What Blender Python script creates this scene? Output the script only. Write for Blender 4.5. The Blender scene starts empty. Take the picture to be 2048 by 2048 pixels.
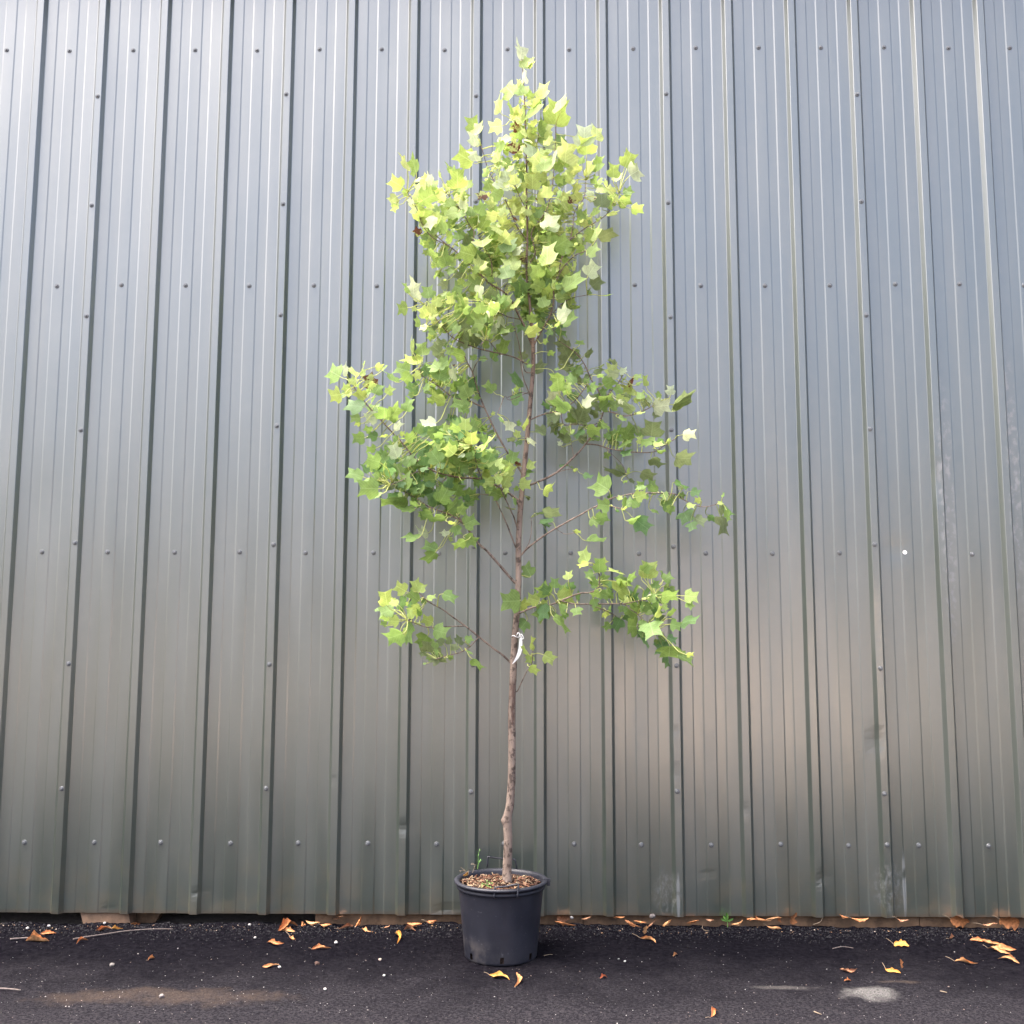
import bpy, bmesh, math, random
from mathutils import Vector, Matrix, noise
random.seed(7)
R = math.radians
sc = bpy.context.scene
C = sc.collection

# ---------------------------------------------------------------- camera
CAMH = 1.40
CAMD = 5.117
cam_d = bpy.data.cameras.new('camera')
cam = bpy.data.objects.new('camera', cam_d); C.objects.link(cam)
cam_d.sensor_fit = 'HORIZONTAL'; cam_d.sensor_width = 36.0; cam_d.lens = 36.0
cam_d.clip_start = 0.05; cam_d.clip_end = 2000
PITCH, YAW, ROLL = R(6.748), R(0.546), R(0.133)
CAMROT = Matrix.Rotation(YAW, 3, 'Z') @ Matrix.Rotation(math.pi/2 + PITCH, 3, 'X') @ Matrix.Rotation(ROLL, 3, 'Z')
CAMLOC = Vector((0, -CAMD, CAMH))
cam.matrix_world = Matrix.Translation(CAMLOC) @ CAMROT.to_4x4()
sc.camera = cam

# ---------------------------------------------------------------- sky, sun, exposure
SUN_EL, SUN_AZ = R(68.5), R(-80)          # azimuth from -Y (behind the camera), negative = left; veiled by thin cloud
world = bpy.data.worlds.new('World'); sc.world = world; world.use_nodes = True
wn = world.node_tree; wn.nodes.clear()
sky = wn.nodes.new('ShaderNodeTexSky'); sky.sky_type = 'NISHITA'; sky.sun_disc = False
sky.sun_elevation = SUN_EL
sdir = Vector((math.sin(SUN_AZ)*math.cos(SUN_EL), -math.cos(SUN_AZ)*math.cos(SUN_EL), math.sin(SUN_EL)))
sky.sun_rotation = math.atan2(sdir.x, sdir.y)
sky.dust_density = 8.5; sky.air_density = 0.50; sky.ozone_density = 0.8
bg = wn.nodes.new('ShaderNodeBackground'); bg.inputs['Strength'].default_value = 0.125
wo = wn.nodes.new('ShaderNodeOutputWorld')
wn.links.new(sky.outputs[0], bg.inputs[0]); wn.links.new(bg.outputs[0], wo.inputs[0])
sl = bpy.data.lights.new('sun', 'SUN'); sl.energy = 0.55; sl.angle = R(45); sl.color = (1.0, 0.965, 0.92)
so = bpy.data.objects.new('sun', sl); C.objects.link(so)
so.rotation_euler = (-sdir).to_track_quat('-Z', 'Y').to_euler()
so.location = (-6, -10, 14)
sc.view_settings.view_transform = 'Standard'; sc.view_settings.look = 'None'
sc.view_settings.gamma = 1.0; sc.view_settings.use_curve_mapping = False
sc.view_settings.exposure = 2.9

# ---------------------------------------------------------------- helpers
def tag(o, label=None, cat=None, group=None, kind=None):
    if label: o['label'] = label
    if cat: o['category'] = cat
    if group: o['group'] = group
    if kind: o['kind'] = kind
    return o

def empty(name, loc=(0, 0, 0)):
    o = bpy.data.objects.new(name, None); C.objects.link(o); o.location = loc
    o.empty_display_size = 0.1
    return o

def mesh(name, verts, faces, mat=None, parent=None, loc=(0, 0, 0), smooth=False):
    me = bpy.data.meshes.new(name)
    me.from_pydata(verts, [], faces)
    if smooth: me.polygons.foreach_set('use_smooth', [True]*len(me.polygons))
    if mat: me.materials.append(mat)
    me.update()
    o = bpy.data.objects.new(name, me); C.objects.link(o)
    o.location = loc
    if parent: o.parent = parent
    return o

class MB:
    """collects shapes for one mesh"""
    def __init__(s): s.v = []; s.f = []
    def add(s, v, f):
        n = len(s.v); s.v += [tuple(p) for p in v]; s.f += [tuple(i+n for i in q) for q in f]
    def box(s, c, d, rot=None):
        v = []
        for z in (-1, 1):
            for x, y in ((-1, -1), (1, -1), (1, 1), (-1, 1)):
                p = Vector((x*d[0]/2, y*d[1]/2, z*d[2]/2))
                if rot: p = rot @ p
                v.append(p + Vector(c))
        s.add(v, [(3, 2, 1, 0), (4, 5, 6, 7), (0, 1, 5, 4), (1, 2, 6, 5), (2, 3, 7, 6), (3, 0, 4, 7)])
    def tube(s, pts, rads, n=6, cap=True, wob=None):
        pts = [Vector(p) for p in pts]
        ref = Vector((0.13, -0.97, 0.2)).normalized()
        v = []; f = []
        for i, p in enumerate(pts):
            t = (pts[min(i+1, len(pts)-1)] - pts[max(i-1, 0)])
            t = t.normalized() if t.length > 1e-9 else Vector((0, 0, 1))
            a = t.cross(ref)
            if a.length < 1e-3: a = t.cross(Vector((1, 0, 0)))
            a.normalize(); b = t.cross(a)
            for k in range(n):
                g = 2*math.pi*k/n
                r = rads[i]*(wob(i, g) if wob else 1.0)
                v.append(p + a*(math.cos(g)*r) + b*(math.sin(g)*r))
        for i in range(len(pts)-1):
            for k in range(n):
                f.append((i*n+k, i*n+(k+1) % n, (i+1)*n+(k+1) % n, (i+1)*n+k))
        if cap:
            f.append(tuple(range(n-1, -1, -1))); f.append(tuple((len(pts)-1)*n+k for k in range(n)))
        s.add(v, f)
    def lathe(s, prof, n=64, skip=None, cx=0, cy=0):
        v = [(cx+r*math.cos(2*math.pi*k/n), cy+r*math.sin(2*math.pi*k/n), z) for r, z in prof for k in range(n)]
        f = []
        for i in range(len(prof)-1):
            for k in range(n):
                if skip and skip(i, k): continue
                f.append((i*n+k, i*n+(k+1) % n, (i+1)*n+(k+1) % n, (i+1)*n+k))
        s.add(v, f)
    def build(s, name, mat=None, parent=None, loc=(0, 0, 0), smooth=False):
        return mesh(name, s.v, s.f, mat, parent, loc, smooth)

def ray(px, py):
    """direction of the photograph's pixel (2048 grid)"""
    d = CAMROT @ Vector(((px-1024)/2048.0, -(py-1024)/2048.0, -1.0))
    return d
def at_y(px, py, Y):
    d = ray(px, py); t = (Y - CAMLOC.y)/d.y
    return CAMLOC + d*t
def at_z(px, py, Z=0.0):
    d = ray(px, py); t = (Z - CAMLOC.z)/d.z
    return CAMLOC + d*t

# ---------------------------------------------------------------- materials
def mat(name):
    m = bpy.data.materials.new(name); m.use_nodes = True
    nt = m.node_tree; b = nt.nodes['Principled BSDF']
    return m, nt, b
def N(nt, typ, **kw):
    n = nt.nodes.new(typ)
    for k, v in kw.items():
        if k in n.inputs: n.inputs[k].default_value = v
        else: setattr(n, k, v)
    return n
def L(nt, a, b): nt.links.new(a, b)
def math_(nt, op, a, b=None, clamp=False):
    n = nt.nodes.new('ShaderNodeMath'); n.operation = op; n.use_clamp = clamp
    for i, x in enumerate((a, b)):
        if x is None: continue
        if isinstance(x, (int, float)): n.inputs[i].default_value = x
        else: L(nt, x, n.inputs[i])
    return n.outputs[0]
def maprange(nt, x, a, b, c=0.0, d=1.0):
    n = nt.nodes.new('ShaderNodeMapRange'); n.interpolation_type = 'SMOOTHSTEP'
    L(nt, x, n.inputs[0])
    for i, q in enumerate((a, b, c, d)): n.inputs[i+1].default_value = q
    return n.outputs[0]
def mix(nt, fac, a, b):
    n = nt.nodes.new('ShaderNodeMix'); n.data_type = 'RGBA'
    if isinstance(fac, (int, float)): n.inputs[0].default_value = fac
    else: L(nt, fac, n.inputs[0])
    for i, x in ((6, a), (7, b)):
        if isinstance(x, tuple): n.inputs[i].default_value = x if len(x) == 4 else x+(1,)
        else: L(nt, x, n.inputs[i])
    return n.outputs[2]
def noise_tex(nt, vec, scale, detail=4, rough=0.55):
    n = N(nt, 'ShaderNodeTexNoise', Scale=scale, Detail=detail, Roughness=rough)
    if vec is not None: L(nt, vec, n.inputs['Vector'])
    return n.outputs[0]
def scaled(nt, vec, s):
    n = nt.nodes.new('ShaderNodeMapping'); n.inputs['Scale'].default_value = s
    L(nt, vec, n.inputs['Vector']); return n.outputs[0]
def bump(nt, b, h, strength=0.3, dist=0.01, prev=None):
    n = N(nt, 'ShaderNodeBump', Strength=strength, Distance=dist); L(nt, h, n.inputs['Height'])
    if prev is not None: L(nt, prev, n.inputs['Normal'])
    L(nt, n.outputs[0], b.inputs['Normal']); return n.outputs[0]
def objco(nt):
    return nt.nodes.new('ShaderNodeTexCoord').outputs['Object']

def spot(nt, xyz, cx, cz, rx, rz):
    """soft elliptical mark on the wall at x=cx, z=cz"""
    sx, sz = xyz
    a = math_(nt, 'POWER', math_(nt, 'DIVIDE', math_(nt, 'SUBTRACT', sx, cx), rx), 2.0)
    c = math_(nt, 'POWER', math_(nt, 'DIVIDE', math_(nt, 'SUBTRACT', sz, cz), rz), 2.0)
    return maprange(nt, math_(nt, 'ADD', a, c), 0.15, 1.2, 1.0, 0.0)

def mat_wall():
    m, nt, b = mat('painted_steel')
    co = objco(nt)
    sep = nt.nodes.new('ShaderNodeSeparateXYZ'); L(nt, co, sep.inputs[0])
    X, Z = sep.outputs[0], sep.outputs[2]
    streak = noise_tex(nt, scaled(nt, co, (5, 5, 0.45)), 2.2, 1.5, 0.5)
    fine = noise_tex(nt, co, 14.0, 5, 0.6)
    base = mix(nt, maprange(nt, streak, 0.3, 0.7), (0.027, 0.038, 0.030), (0.038, 0.048, 0.039))
    base = mix(nt, math_(nt, 'MULTIPLY', maprange(nt, fine, 0.45, 0.75), 0.25), base, (0.062, 0.068, 0.054))
    # chalky weathering of the coating higher up and towards the right end of the wall
    chalk = noise_tex(nt, scaled(nt, co, (14, 14, 3.0)), 1.6, 6, 0.65)
    cz = spot(nt, (X, Z), 2.13, 2.05, 0.05, 0.75)
    cz2 = spot(nt, (X, Z), 2.47, 2.2, 0.045, 0.7)
    worn = math_(nt, 'MULTIPLY', math_(nt, 'MAXIMUM', cz, cz2), maprange(nt, noise_tex(nt, scaled(nt, co, (1, 1, 0.7)), 38, 4, 0.6), 0.50, 0.62))
    base = mix(nt, math_(nt, 'MULTIPLY', worn, 0.38), base, (0.22, 0.22, 0.23))
    # green-brown dirt splashed up from the ground
    dirt = math_(nt, 'MULTIPLY', maprange(nt, Z, 0.055, 0.42, 1.0, 0.0), maprange(nt, noise_tex(nt, co, 6.5, 6, 0.65), 0.42, 0.68))
    base = mix(nt, math_(nt, 'MULTIPLY', dirt, 0.6), base, (0.080, 0.070, 0.042))
    low = maprange(nt, math_(nt, 'ADD', Z, math_(nt, 'MULTIPLY', fine, 0.02)), 0.068, 0.088, 1.0, 0.0)
    base = mix(nt, math_(nt, 'MULTIPLY', low, 0.65), base, (0.055, 0.038, 0.022))
    # whitish scuffs with scratchy edges
    scr = maprange(nt, noise_tex(nt, scaled(nt, co, (1.6, 1.6, 0.8)), 46, 5, 0.75), 0.47, 0.60)
    sc_ = math_(nt, 'MAXIMUM', spot(nt, (X, Z), 0.70, 0.16, 0.075, 0.11), spot(nt, (X, Z), 1.765, 0.19, 0.085, 0.13))
    sc_ = math_(nt, 'MULTIPLY', sc_, scr)
    edge = math_(nt, 'MAXIMUM', spot(nt, (X, Z), 0.752, 0.15, 0.010, 0.13), spot(nt, (X, Z), 1.842, 0.20, 0.011, 0.17))
    edge = math_(nt, 'MAXIMUM', edge, spot(nt, (X, Z), 2.50, 0.10, 0.03, 0.012))
    edge = math_(nt, 'MULTIPLY', edge, maprange(nt, fine, 0.35, 0.5))
    base = mix(nt, math_(nt, 'MULTIPLY', math_(nt, 'MAXIMUM', math_(nt, 'MULTIPLY', sc_, 0.6), edge), 0.45), base, (0.33, 0.35, 0.35))
    # tiny specks
    vor = N(nt, 'ShaderNodeTexVoronoi', Scale=16.0); L(nt, co, vor.inputs['Vector'])
    sp = math_(nt, 'MULTIPLY', maprange(nt, vor.outputs['Distance'], 0.035, 0.06, 1.0, 0.0), maprange(nt, noise_tex(nt, co, 1.3, 2), 0.52, 0.62))
    base = mix(nt, math_(nt, 'MULTIPLY', sp, 0.7), base, (0.03, 0.03, 0.028))
    L(nt, base, b.inputs['Base Color'])
    b.inputs['Metallic'].default_value = 0.0
    b.inputs['IOR'].default_value = 2.7
    b.inputs['Specular IOR Level'].default_value = 0.5
    b.inputs['Specular Tint'].default_value = (0.98, 1.0, 0.965, 1)
    rg = math_(nt, 'ADD', maprange(nt, streak, 0.25, 0.75, 0.275, 0.345), math_(nt, 'MULTIPLY', worn, 0.25))
    L(nt, rg, b.inputs['Roughness'])
    b1 = bump(nt, b, noise_tex(nt, scaled(nt, co, (1, 1, 0.25)), 5.0, 3, 0.5), 0.10, 0.01)
    bump(nt, b, noise_tex(nt, co, 240.0, 2, 0.5), 0.06, 0.002, b1)
    return m

def mat_simple(name, col, rough=0.6, metal=0.0, var=0.25, scale=12.0, bumps=0.15, spec=0.5):
    m, nt, b = mat(name)
    co = objco(nt)
    n = noise_tex(nt, co, scale, 5, 0.6)
    d = tuple(c*(1-var) for c in col); u = tuple(min(1, c*(1+var)) for c in col)
    L(nt, mix(nt, maprange(nt, n, 0.3, 0.7), d, u), b.inputs['Base Color'])
    b.inputs['Roughness'].default_value = rough; b.inputs['Metallic'].default_value = metal
    b.inputs['Specular IOR Level'].default_value = spec
    if bumps: bump(nt, b, noise_tex(nt, co, scale*6, 3, 0.6), bumps, 0.004)
    return m

def mat_ground():
    m, nt, b = mat('black_ground')
    co = objco(nt)
    sep = nt.nodes.new('ShaderNodeSeparateXYZ'); L(nt, co, sep.inputs[0])
    X, Y = sep.outputs[0], sep.outputs[1]
    n1 = noise_tex(nt, co, 1.7, 6, 0.6)
    n2 = noise_tex(nt, co, 42, 5, 0.7)
    n3 = noise_tex(nt, co, 150, 3, 0.7)
    n4 = noise_tex(nt, co, 7.5, 5, 0.65)
    black = mix(nt, maprange(nt, n2, 0.3, 0.7), (0.003, 0.0028, 0.0043), (0.0098, 0.0093, 0.012))
    # dust trodden in away from the wall
    dy = math_(nt, 'ADD', math_(nt, 'MULTIPLY', Y, -1.0), math_(nt, 'ADD', math_(nt, 'MULTIPLY', math_(nt, 'SUBTRACT', n1, 0.5), 1.1), math_(nt, 'MULTIPLY', math_(nt, 'SUBTRACT', n4, 0.5), 0.7)))
    dust = maprange(nt, dy, 0.32, 1.25)
    grain = maprange(nt, noise_tex(nt, co, 80, 6, 0.85), 0.42, 0.60)
    dusty = mix(nt, grain, (0.0115, 0.0110, 0.0138), (0.040, 0.0372, 0.0410))
    col = mix(nt, math_(nt, 'MULTIPLY', dust, 0.8), black, dusty)
    # brown and grey trodden patches
    def patch(cx, cy, rx, ry):
        a = math_(nt, 'POWER', math_(nt, 'DIVIDE', math_(nt, 'SUBTRACT', X, cx), rx), 2.0)
        c = math_(nt, 'POWER', math_(nt, 'DIVIDE', math_(nt, 'SUBTRACT', Y, cy), ry), 2.0)
        d = math_(nt, 'ADD', math_(nt, 'ADD', a, c), math_(nt, 'MULTIPLY', math_(nt, 'SUBTRACT', n4, 0.5), 4.5))
        f = maprange(nt, math_(nt, 'ADD', d, math_(nt, 'MULTIPLY', math_(nt, 'SUBTRACT', n1, 0.5), 3.0)), -0.2, 1.5, 1.0, 0.0)
        return math_(nt, 'MULTIPLY', f, maprange(nt, n3, 0.30, 0.62, 0.25, 1.0))
    p = at_z(330, 1995); q = at_z(1742, 1990); r = at_z(1570, 1975); s = at_z(1790, 1966)
    col = mix(nt, math_(nt, 'MULTIPLY', patch(p.x, p.y, 0.45, 0.10), 0.45), col, (0.088, 0.066, 0.050))
    col = mix(nt, math_(nt, 'MULTIPLY', patch(q.x, q.y, 0.11, 0.085), 0.8), col, (0.16, 0.157, 0.15))
    col = mix(nt, math_(nt, 'MULTIPLY', patch(r.x, r.y, 0.16, 0.02), 0.7), col, (0.085, 0.081, 0.077))
    col = mix(nt, math_(nt, 'MULTIPLY', patch(s.x, s.y, 0.09, 0.02), 0.6), col, (0.08, 0.062, 0.05))
    # light grit
    vor = N(nt, 'ShaderNodeTexVoronoi', Scale=75.0); L(nt, co, vor.inputs['Vector'])
    g = math_(nt, 'MULTIPLY', maprange(nt, vor.outputs['Distance'], 0.10, 0.22, 1.0, 0.0), maprange(nt, noise_tex(nt, co, 23, 3), 0.54, 0.66))
    col = mix(nt, math_(nt, 'MULTIPLY', g, maprange(nt, dust, 0.0, 1.0, 0.25, 0.7)), col, (0.12, 0.11, 0.105))
    L(nt, col, b.inputs['Base Color'])
    b.inputs['Roughness'].default_value = 0.9
    b.inputs['Specular IOR Level'].default_value = 0.0
    h = math_(nt, 'ADD', math_(nt, 'MULTIPLY', noise_tex(nt, co, 85, 5, 0.75), 0.5), math_(nt, 'MULTIPLY', noise_tex(nt, co, 230, 3, 0.7), 0.35))
    h = math_(nt, 'ADD', h, math_(nt, 'MULTIPLY', n4, 0.5))
    bump(nt, b, h, 0.9, 0.012)
    return m

def mat_yard():
    m, nt, b = mat('yard_dust')
    co = objco(nt)
    col = mix(nt, maprange(nt, noise_tex(nt, co, 0.35, 6, 0.6), 0.3, 0.7), (0.12, 0.10, 0.085), (0.22, 0.19, 0.16))
    L(nt, col, b.inputs['Base Color']); b.inputs['Roughness'].default_value = 0.95
    bump(nt, b, noise_tex(nt, co, 30, 4), 0.5, 0.02)
    return m

def mat_leaf():
    m, nt, b = mat('leaf')
    out = nt.nodes['Material Output']
    at = nt.nodes.new('ShaderNodeAttribute'); at.attribute_name = 'tint'
    uv = nt.nodes.new('ShaderNodeUVMap'); uv.uv_map = 'uv'
    sep = nt.nodes.new('ShaderNodeSeparateXYZ'); L(nt, uv.outputs[0], sep.inputs[0])
    ax = math_(nt, 'ABSOLUTE', math_(nt, 'SUBTRACT', sep.outputs[0], 0.5))
    y = sep.outputs[1]
    mid = maprange(nt, ax, 0.008, 0.03, 1.0, 0.0)
    s = math_(nt, 'FRACT', math_(nt, 'MULTIPLY', math_(nt, 'SUBTRACT', y, math_(nt, 'MULTIPLY', ax, 1.05)), 6.5))
    side = maprange(nt, math_(nt, 'ABSOLUTE', math_(nt, 'SUBTRACT', s, 0.5)), 0.03, 0.13, 1.0, 0.0)
    vein = math_(nt, 'MAXIMUM', mid, math_(nt, 'MULTIPLY', side, 0.55))
    co = objco(nt)
    n = noise_tex(nt, co, 38, 4, 0.6)
    hs = N(nt, 'ShaderNodeHueSaturation'); hs.inputs['Saturation'].default_value = 1.0
    L(nt, maprange(nt, n, 0.3, 0.7, 0.82, 1.15), hs.inputs['Value']); L(nt, at.outputs['Color'], hs.inputs['Color'])
    lite = N(nt, 'ShaderNodeHueSaturation', Saturation=0.85, Value=1.5); L(nt, at.outputs['Color'], lite.inputs['Color'])
    col = mix(nt, math_(nt, 'MULTIPLY', vein, 0.55), hs.outputs[0], lite.outputs[0])
    # brown scorch on the few leaves that carry it (alpha of tint below 1)
    bl = math_(nt, 'MULTIPLY', math_(nt, 'SUBTRACT', 1.0, at.outputs['Alpha']), maprange(nt, noise_tex(nt, co, 30, 3, 0.6), 0.42, 0.52))
    col = mix(nt, bl, col, (0.10, 0.048, 0.028))
    L(nt, col, b.inputs['Base Color'])
    b.inputs['Roughness'].default_value = 0.55; b.inputs['Specular IOR Level'].default_value = 0.35
    bump(nt, b, vein, 0.25, 0.002)
    tr = nt.nodes.new('ShaderNodeBsdfTranslucent')
    th = N(nt, 'ShaderNodeHueSaturation', Hue=0.485, Saturation=1.1, Value=1.25); L(nt, col, th.inputs['Color'])
    L(nt, th.outputs[0], tr.inputs['Color'])
    mx = nt.nodes.new('ShaderNodeMixShader'); mx.inputs[0].default_value = 0.5
    L(nt, b.outputs[0], mx.inputs[1]); L(nt, tr.outputs[0], mx.inputs[2]); L(nt, mx.outputs[0], out.inputs[0])
    return m

def mat_bark():
    m, nt, b = mat('bark')
    co = objco(nt)
    n1 = noise_tex(nt, scaled(nt, co, (1, 1, 0.35)), 26, 5, 0.65)
    n2 = noise_tex(nt, scaled(nt, co, (1, 1, 0.75)), 48, 4, 0.65)
    sep = nt.nodes.new('ShaderNodeSeparateXYZ'); L(nt, co, sep.inputs[0])
    base = mix(nt, maprange(nt, n1, 0.3, 0.7), (0.14, 0.103, 0.080), (0.26, 0.20, 0.158))
    hi = maprange(nt, sep.outputs[2], 1.3, 2.6)
    base = mix(nt, math_(nt, 'MULTIPLY', hi, 0.7), base, mix(nt, maprange(nt, n1, 0.3, 0.7), (0.085, 0.050, 0.038), (0.165, 0.105, 0.080)))
    dark = maprange(nt, n2, 0.53, 0.59)
    base = mix(nt, math_(nt, 'MULTIPLY', dark, 0.85), base, (0.045, 0.030, 0.022))
    # old wound of darker flaking bark
    w = maprange(nt, math_(nt, 'ABSOLUTE', math_(nt, 'SUBTRACT', sep.outputs[2], 0.77)), 0.08, 0.16, 1.0, 0.0)
    w = math_(nt, 'MULTIPLY', w, maprange(nt, noise_tex(nt, scaled(nt, co, (1, 1, 0.22)), 60, 4, 0.7), 0.46, 0.56))
    base = mix(nt, math_(nt, 'MULTIPLY', w, 0.8), base, (0.075, 0.04, 0.028))
    L(nt, base, b.inputs['Base Color']); b.inputs['Roughness'].default_value = 0.8
    bump(nt, b, math_(nt, 'ADD', n1, n2), 0.9, 0.006)
    return m

def mat_vc(name, rough=0.8, var=0.3, scale=40):
    """colour from the mesh's own per-piece colour attribute with grain on top"""
    m, nt, b = mat(name)
    at = nt.nodes.new('ShaderNodeAttribute'); at.attribute_name = 'tint'
    co = objco(nt)
    hs = N(nt, 'ShaderNodeHueSaturation'); L(nt, at.outputs['Color'], hs.inputs['Color'])
    L(nt, maprange(nt, noise_tex(nt, co, scale, 4, 0.6), 0.3, 0.7, 1-var, 1+var), hs.inputs['Value'])
    L(nt, hs.outputs[0], b.inputs['Base Color']); b.inputs['Roughness'].default_value = rough
    b.inputs['Specular IOR Level'].default_value = 0.3
    bump(nt, b, noise_tex(nt, co, scale*3, 3), 0.3, 0.003)
    return m

def mat_pot():
    m, nt, b = mat('black_plastic')
    co = objco(nt)
    sep = nt.nodes.new('ShaderNodeSeparateXYZ'); L(nt, co, sep.inputs[0])
    n = noise_tex(nt, co, 9, 6, 0.65); f = noise_tex(nt, co, 60, 5, 0.7)
    base = mix(nt, maprange(nt, n, 0.3, 0.75), (0.0088, 0.0098, 0.0160), (0.0155, 0.0168, 0.0255))
    d = math_(nt, 'MULTIPLY', maprange(nt, sep.outputs[2], 0.0, 0.13, 1.0, 0.0), maprange(nt, n, 0.40, 0.62))
    d = math_(nt, 'MULTIPLY', d, maprange(nt, sep.outputs[0], -0.14, 0.06, 1.0, 0.12))
    base = mix(nt, math_(nt, 'MULTIPLY', d, 0.75), base, (0.12, 0.105, 0.09))
    scr = maprange(nt, noise_tex(nt, scaled(nt, co, (18, 18, 3.0)), 5, 4, 0.8), 0.66, 0.72)
    base = mix(nt, math_(nt, 'MULTIPLY', scr, 0.35), base, (0.07, 0.07, 0.075))
    haze_ = maprange(nt, noise_tex(nt, co, 4.0, 4, 0.6), 0.40, 0.70)
    base = mix(nt, math_(nt, 'MULTIPLY', haze_, 0.35), base, (0.036, 0.036, 0.044))
    sp = maprange(nt, f, 0.63, 0.70)
    base = mix(nt, math_(nt, 'MULTIPLY', sp, 0.4), base, (0.15, 0.15, 0.16))
    L(nt, base, b.inputs['Base Color'])
    b.inputs['Roughness'].default_value = 0.5; b.inputs['Specular IOR Level'].default_value = 0.5
    bump(nt, b, n, 0.08, 0.01)
    return m

M_WALL = mat_wall()
M_GROUND = mat_ground()
M_YARD = mat_yard()
M_SHEEN = mat_simple('pale_reflector', (0.58, 0.47, 0.39), 0.95, 0, 0.12, 1.2, 0.2)
M_LEAF = mat_leaf()
M_BARK = mat_bark()
M_POT = mat_pot()
M_CHIP = mat_vc('bark_chips')
M_DRY = mat_vc('dry_leaf', 0.65, 0.3, 45)
M_STONE = mat_vc('pebbles', 0.8, 0.15, 60)
M_SCREW = mat_simple('screw_paint', (0.13, 0.14, 0.145), 0.35, 0.3, 0.15, 60, 0)
M_WHITE = mat_simple('white_plastic', (0.82, 0.82, 0.80), 0.45, 0, 0.04, 20, 0.02)
M_WOOD = mat_simple('weathered_timber', (0.16, 0.095, 0.05), 0.8, 0, 0.45, 14, 0.4)
M_WOOD2 = mat_simple('pale_timber', (0.20, 0.125, 0.075), 0.8, 0, 0.3, 18, 0.3)
M_DARK = mat_simple('gap_shade', (0.02, 0.02, 0.02), 0.9, 0, 0.2, 8, 0)
M_ROOF = mat_simple('roof_sheet', (0.10, 0.11, 0.11), 0.5, 0.2, 0.15, 3, 0)
M_SOIL = mat_simple('potting_soil', (0.05, 0.03, 0.02), 0.95, 0, 0.5, 50, 0.6)
M_TWIG = mat_simple('dry_twig', (0.13, 0.105, 0.095), 0.8, 0, 0.3, 60, 0.3)
M_STRAW = mat_simple('dry_stalk', (0.20, 0.155, 0.105), 0.8, 0, 0.25, 60, 0.2)
M_WEED = mat_simple('weed_green', (0.16, 0.34, 0.07), 0.55, 0, 0.25, 40, 0.1)

def set_tint(o, cols):
    """cols: one colour per polygon"""
    me = o.data
    a = me.color_attributes.new('tint', 'FLOAT_COLOR', 'CORNER')
    buf = []
    for p, c in zip(me.polygons, cols):
        buf += list(c if len(c) == 4 else tuple(c)+(1.0,))*p.loop_total
    a.data.foreach_set('color', buf)
# ================================================================ SETTING
g = MB(); g.add([(-400, -400, -0.03), (400, -400, -0.03), (400, 400, -0.03), (-400, 400, -0.03)], [(0, 1, 2, 3)])
tag(g.build('yard', M_YARD), kind='structure')
g = MB(); g.add([(1.0, -5.55, -0.022), (4.2, -5.55, -0.022), (17, -60, -0.022), (6, -60, -0.022)], [(3, 2, 1, 0)])  # unseen pale strip added behind the camera for a warm sheen in the wall
tag(g.build('sheen_reflector', M_SHEEN), kind='structure')

def ground_z(x, y):
    lump = noise.fractal(Vector((x*9, y*9, 0.3)), 0.8, 2.2, 4)*0.006 + noise.noise(Vector((x*1.6, y*1.6, 5)))*0.006
    k = max(0.0, min(1.0, (y + 0.16)/0.15))
    crumb = k*(0.004 + 0.014*max(0, noise.noise(Vector((x*4, 3.1, 0.5))) + 0.05) + 0.007*noise.noise(Vector((x*45, y*45, 2))))
    return lump + crumb - max(0.0, min(1.0, (y-.015)/.08))*.07
xs = [-3.6 + i*0.0125 for i in range(577)]
ys = []
y = 0.30
while y > -2.3:
    ys.append(y); y -= 0.010 if y > -0.35 else 0.014
v = []; f = []
for yy in ys:
    e = min(1.0, (yy + 2.3)/0.2)
    for xx in xs:
        v.append((xx, yy, ground_z(xx, yy)*e))
nx = len(xs)
for j in range(len(ys)-1):
    for i in range(nx-1):
        f.append((j*nx+i, (j+1)*nx+i, (j+1)*nx+i+1, j*nx+i+1))
gr = mesh('ground', v, f, M_GROUND, smooth=True)
# the same black surface carries on past the detailed strip, a little lower
mb = MB()
for x0, x1, y0, y1 in ((-14, -3.59, -2.6, 0.3), (3.59, 14, -2.6, 0.3), (-14, 14, -5.6, -2.29)):
    mb.add([(x0, y0, -0.012), (x1, y0, -0.012), (x1, y1, -0.012), (x0, y1, -0.012)], [(0, 1, 2, 3)])
tag(mb.build('ground', M_GROUND), kind='structure')
tag(gr, kind='structure')

# ================================================================ SHED
P = 1/3.0
RIB0 = -2.5748                                   # rib k sits at RIB0 + k*P
ZB, ZT = 0.055, 4.95
shed = empty('metal_shed', (0, 0, 0))
tag(shed, 'tall grey-green ribbed metal shed wall with rows of screws behind the potted tree', 'building')

# dents: (x, z, radius x, radius z, depth inwards)
DENTS = []
def dent(px, py, rx, rz, d):
    p = at_y(px, py, -0.015); DENTS.append((p.x, p.z, rx, rz, d))
dent(806, 1655, .016, .030, .010); dent(392, 1785, .02, .02, .004); dent(1795, 1098, .05, .05, .0025)
dent(1491, 1620, .010, .03, .006); dent(1642, 1755, .018, .035, .005); dent(1352, 1545, .014, .03, .004)
dent(1350, 1460, .015, .016, .003); dent(1704, 1478, .02, .02, .0003)
dent(1752, 1260, .012, .16, .006); dent(1755, 1480, .014, .06, .008); dent(1476, 1710, .008, .02, .003)
dent(668, 1560, .015, .018, .002); dent(1875, 960, .02, .10, .005); dent(207, 1822, .02, .03, .004)
dent(890, 1820, .05, .02, .003); dent(1415, 1750, .008, .014, .0014)

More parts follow.
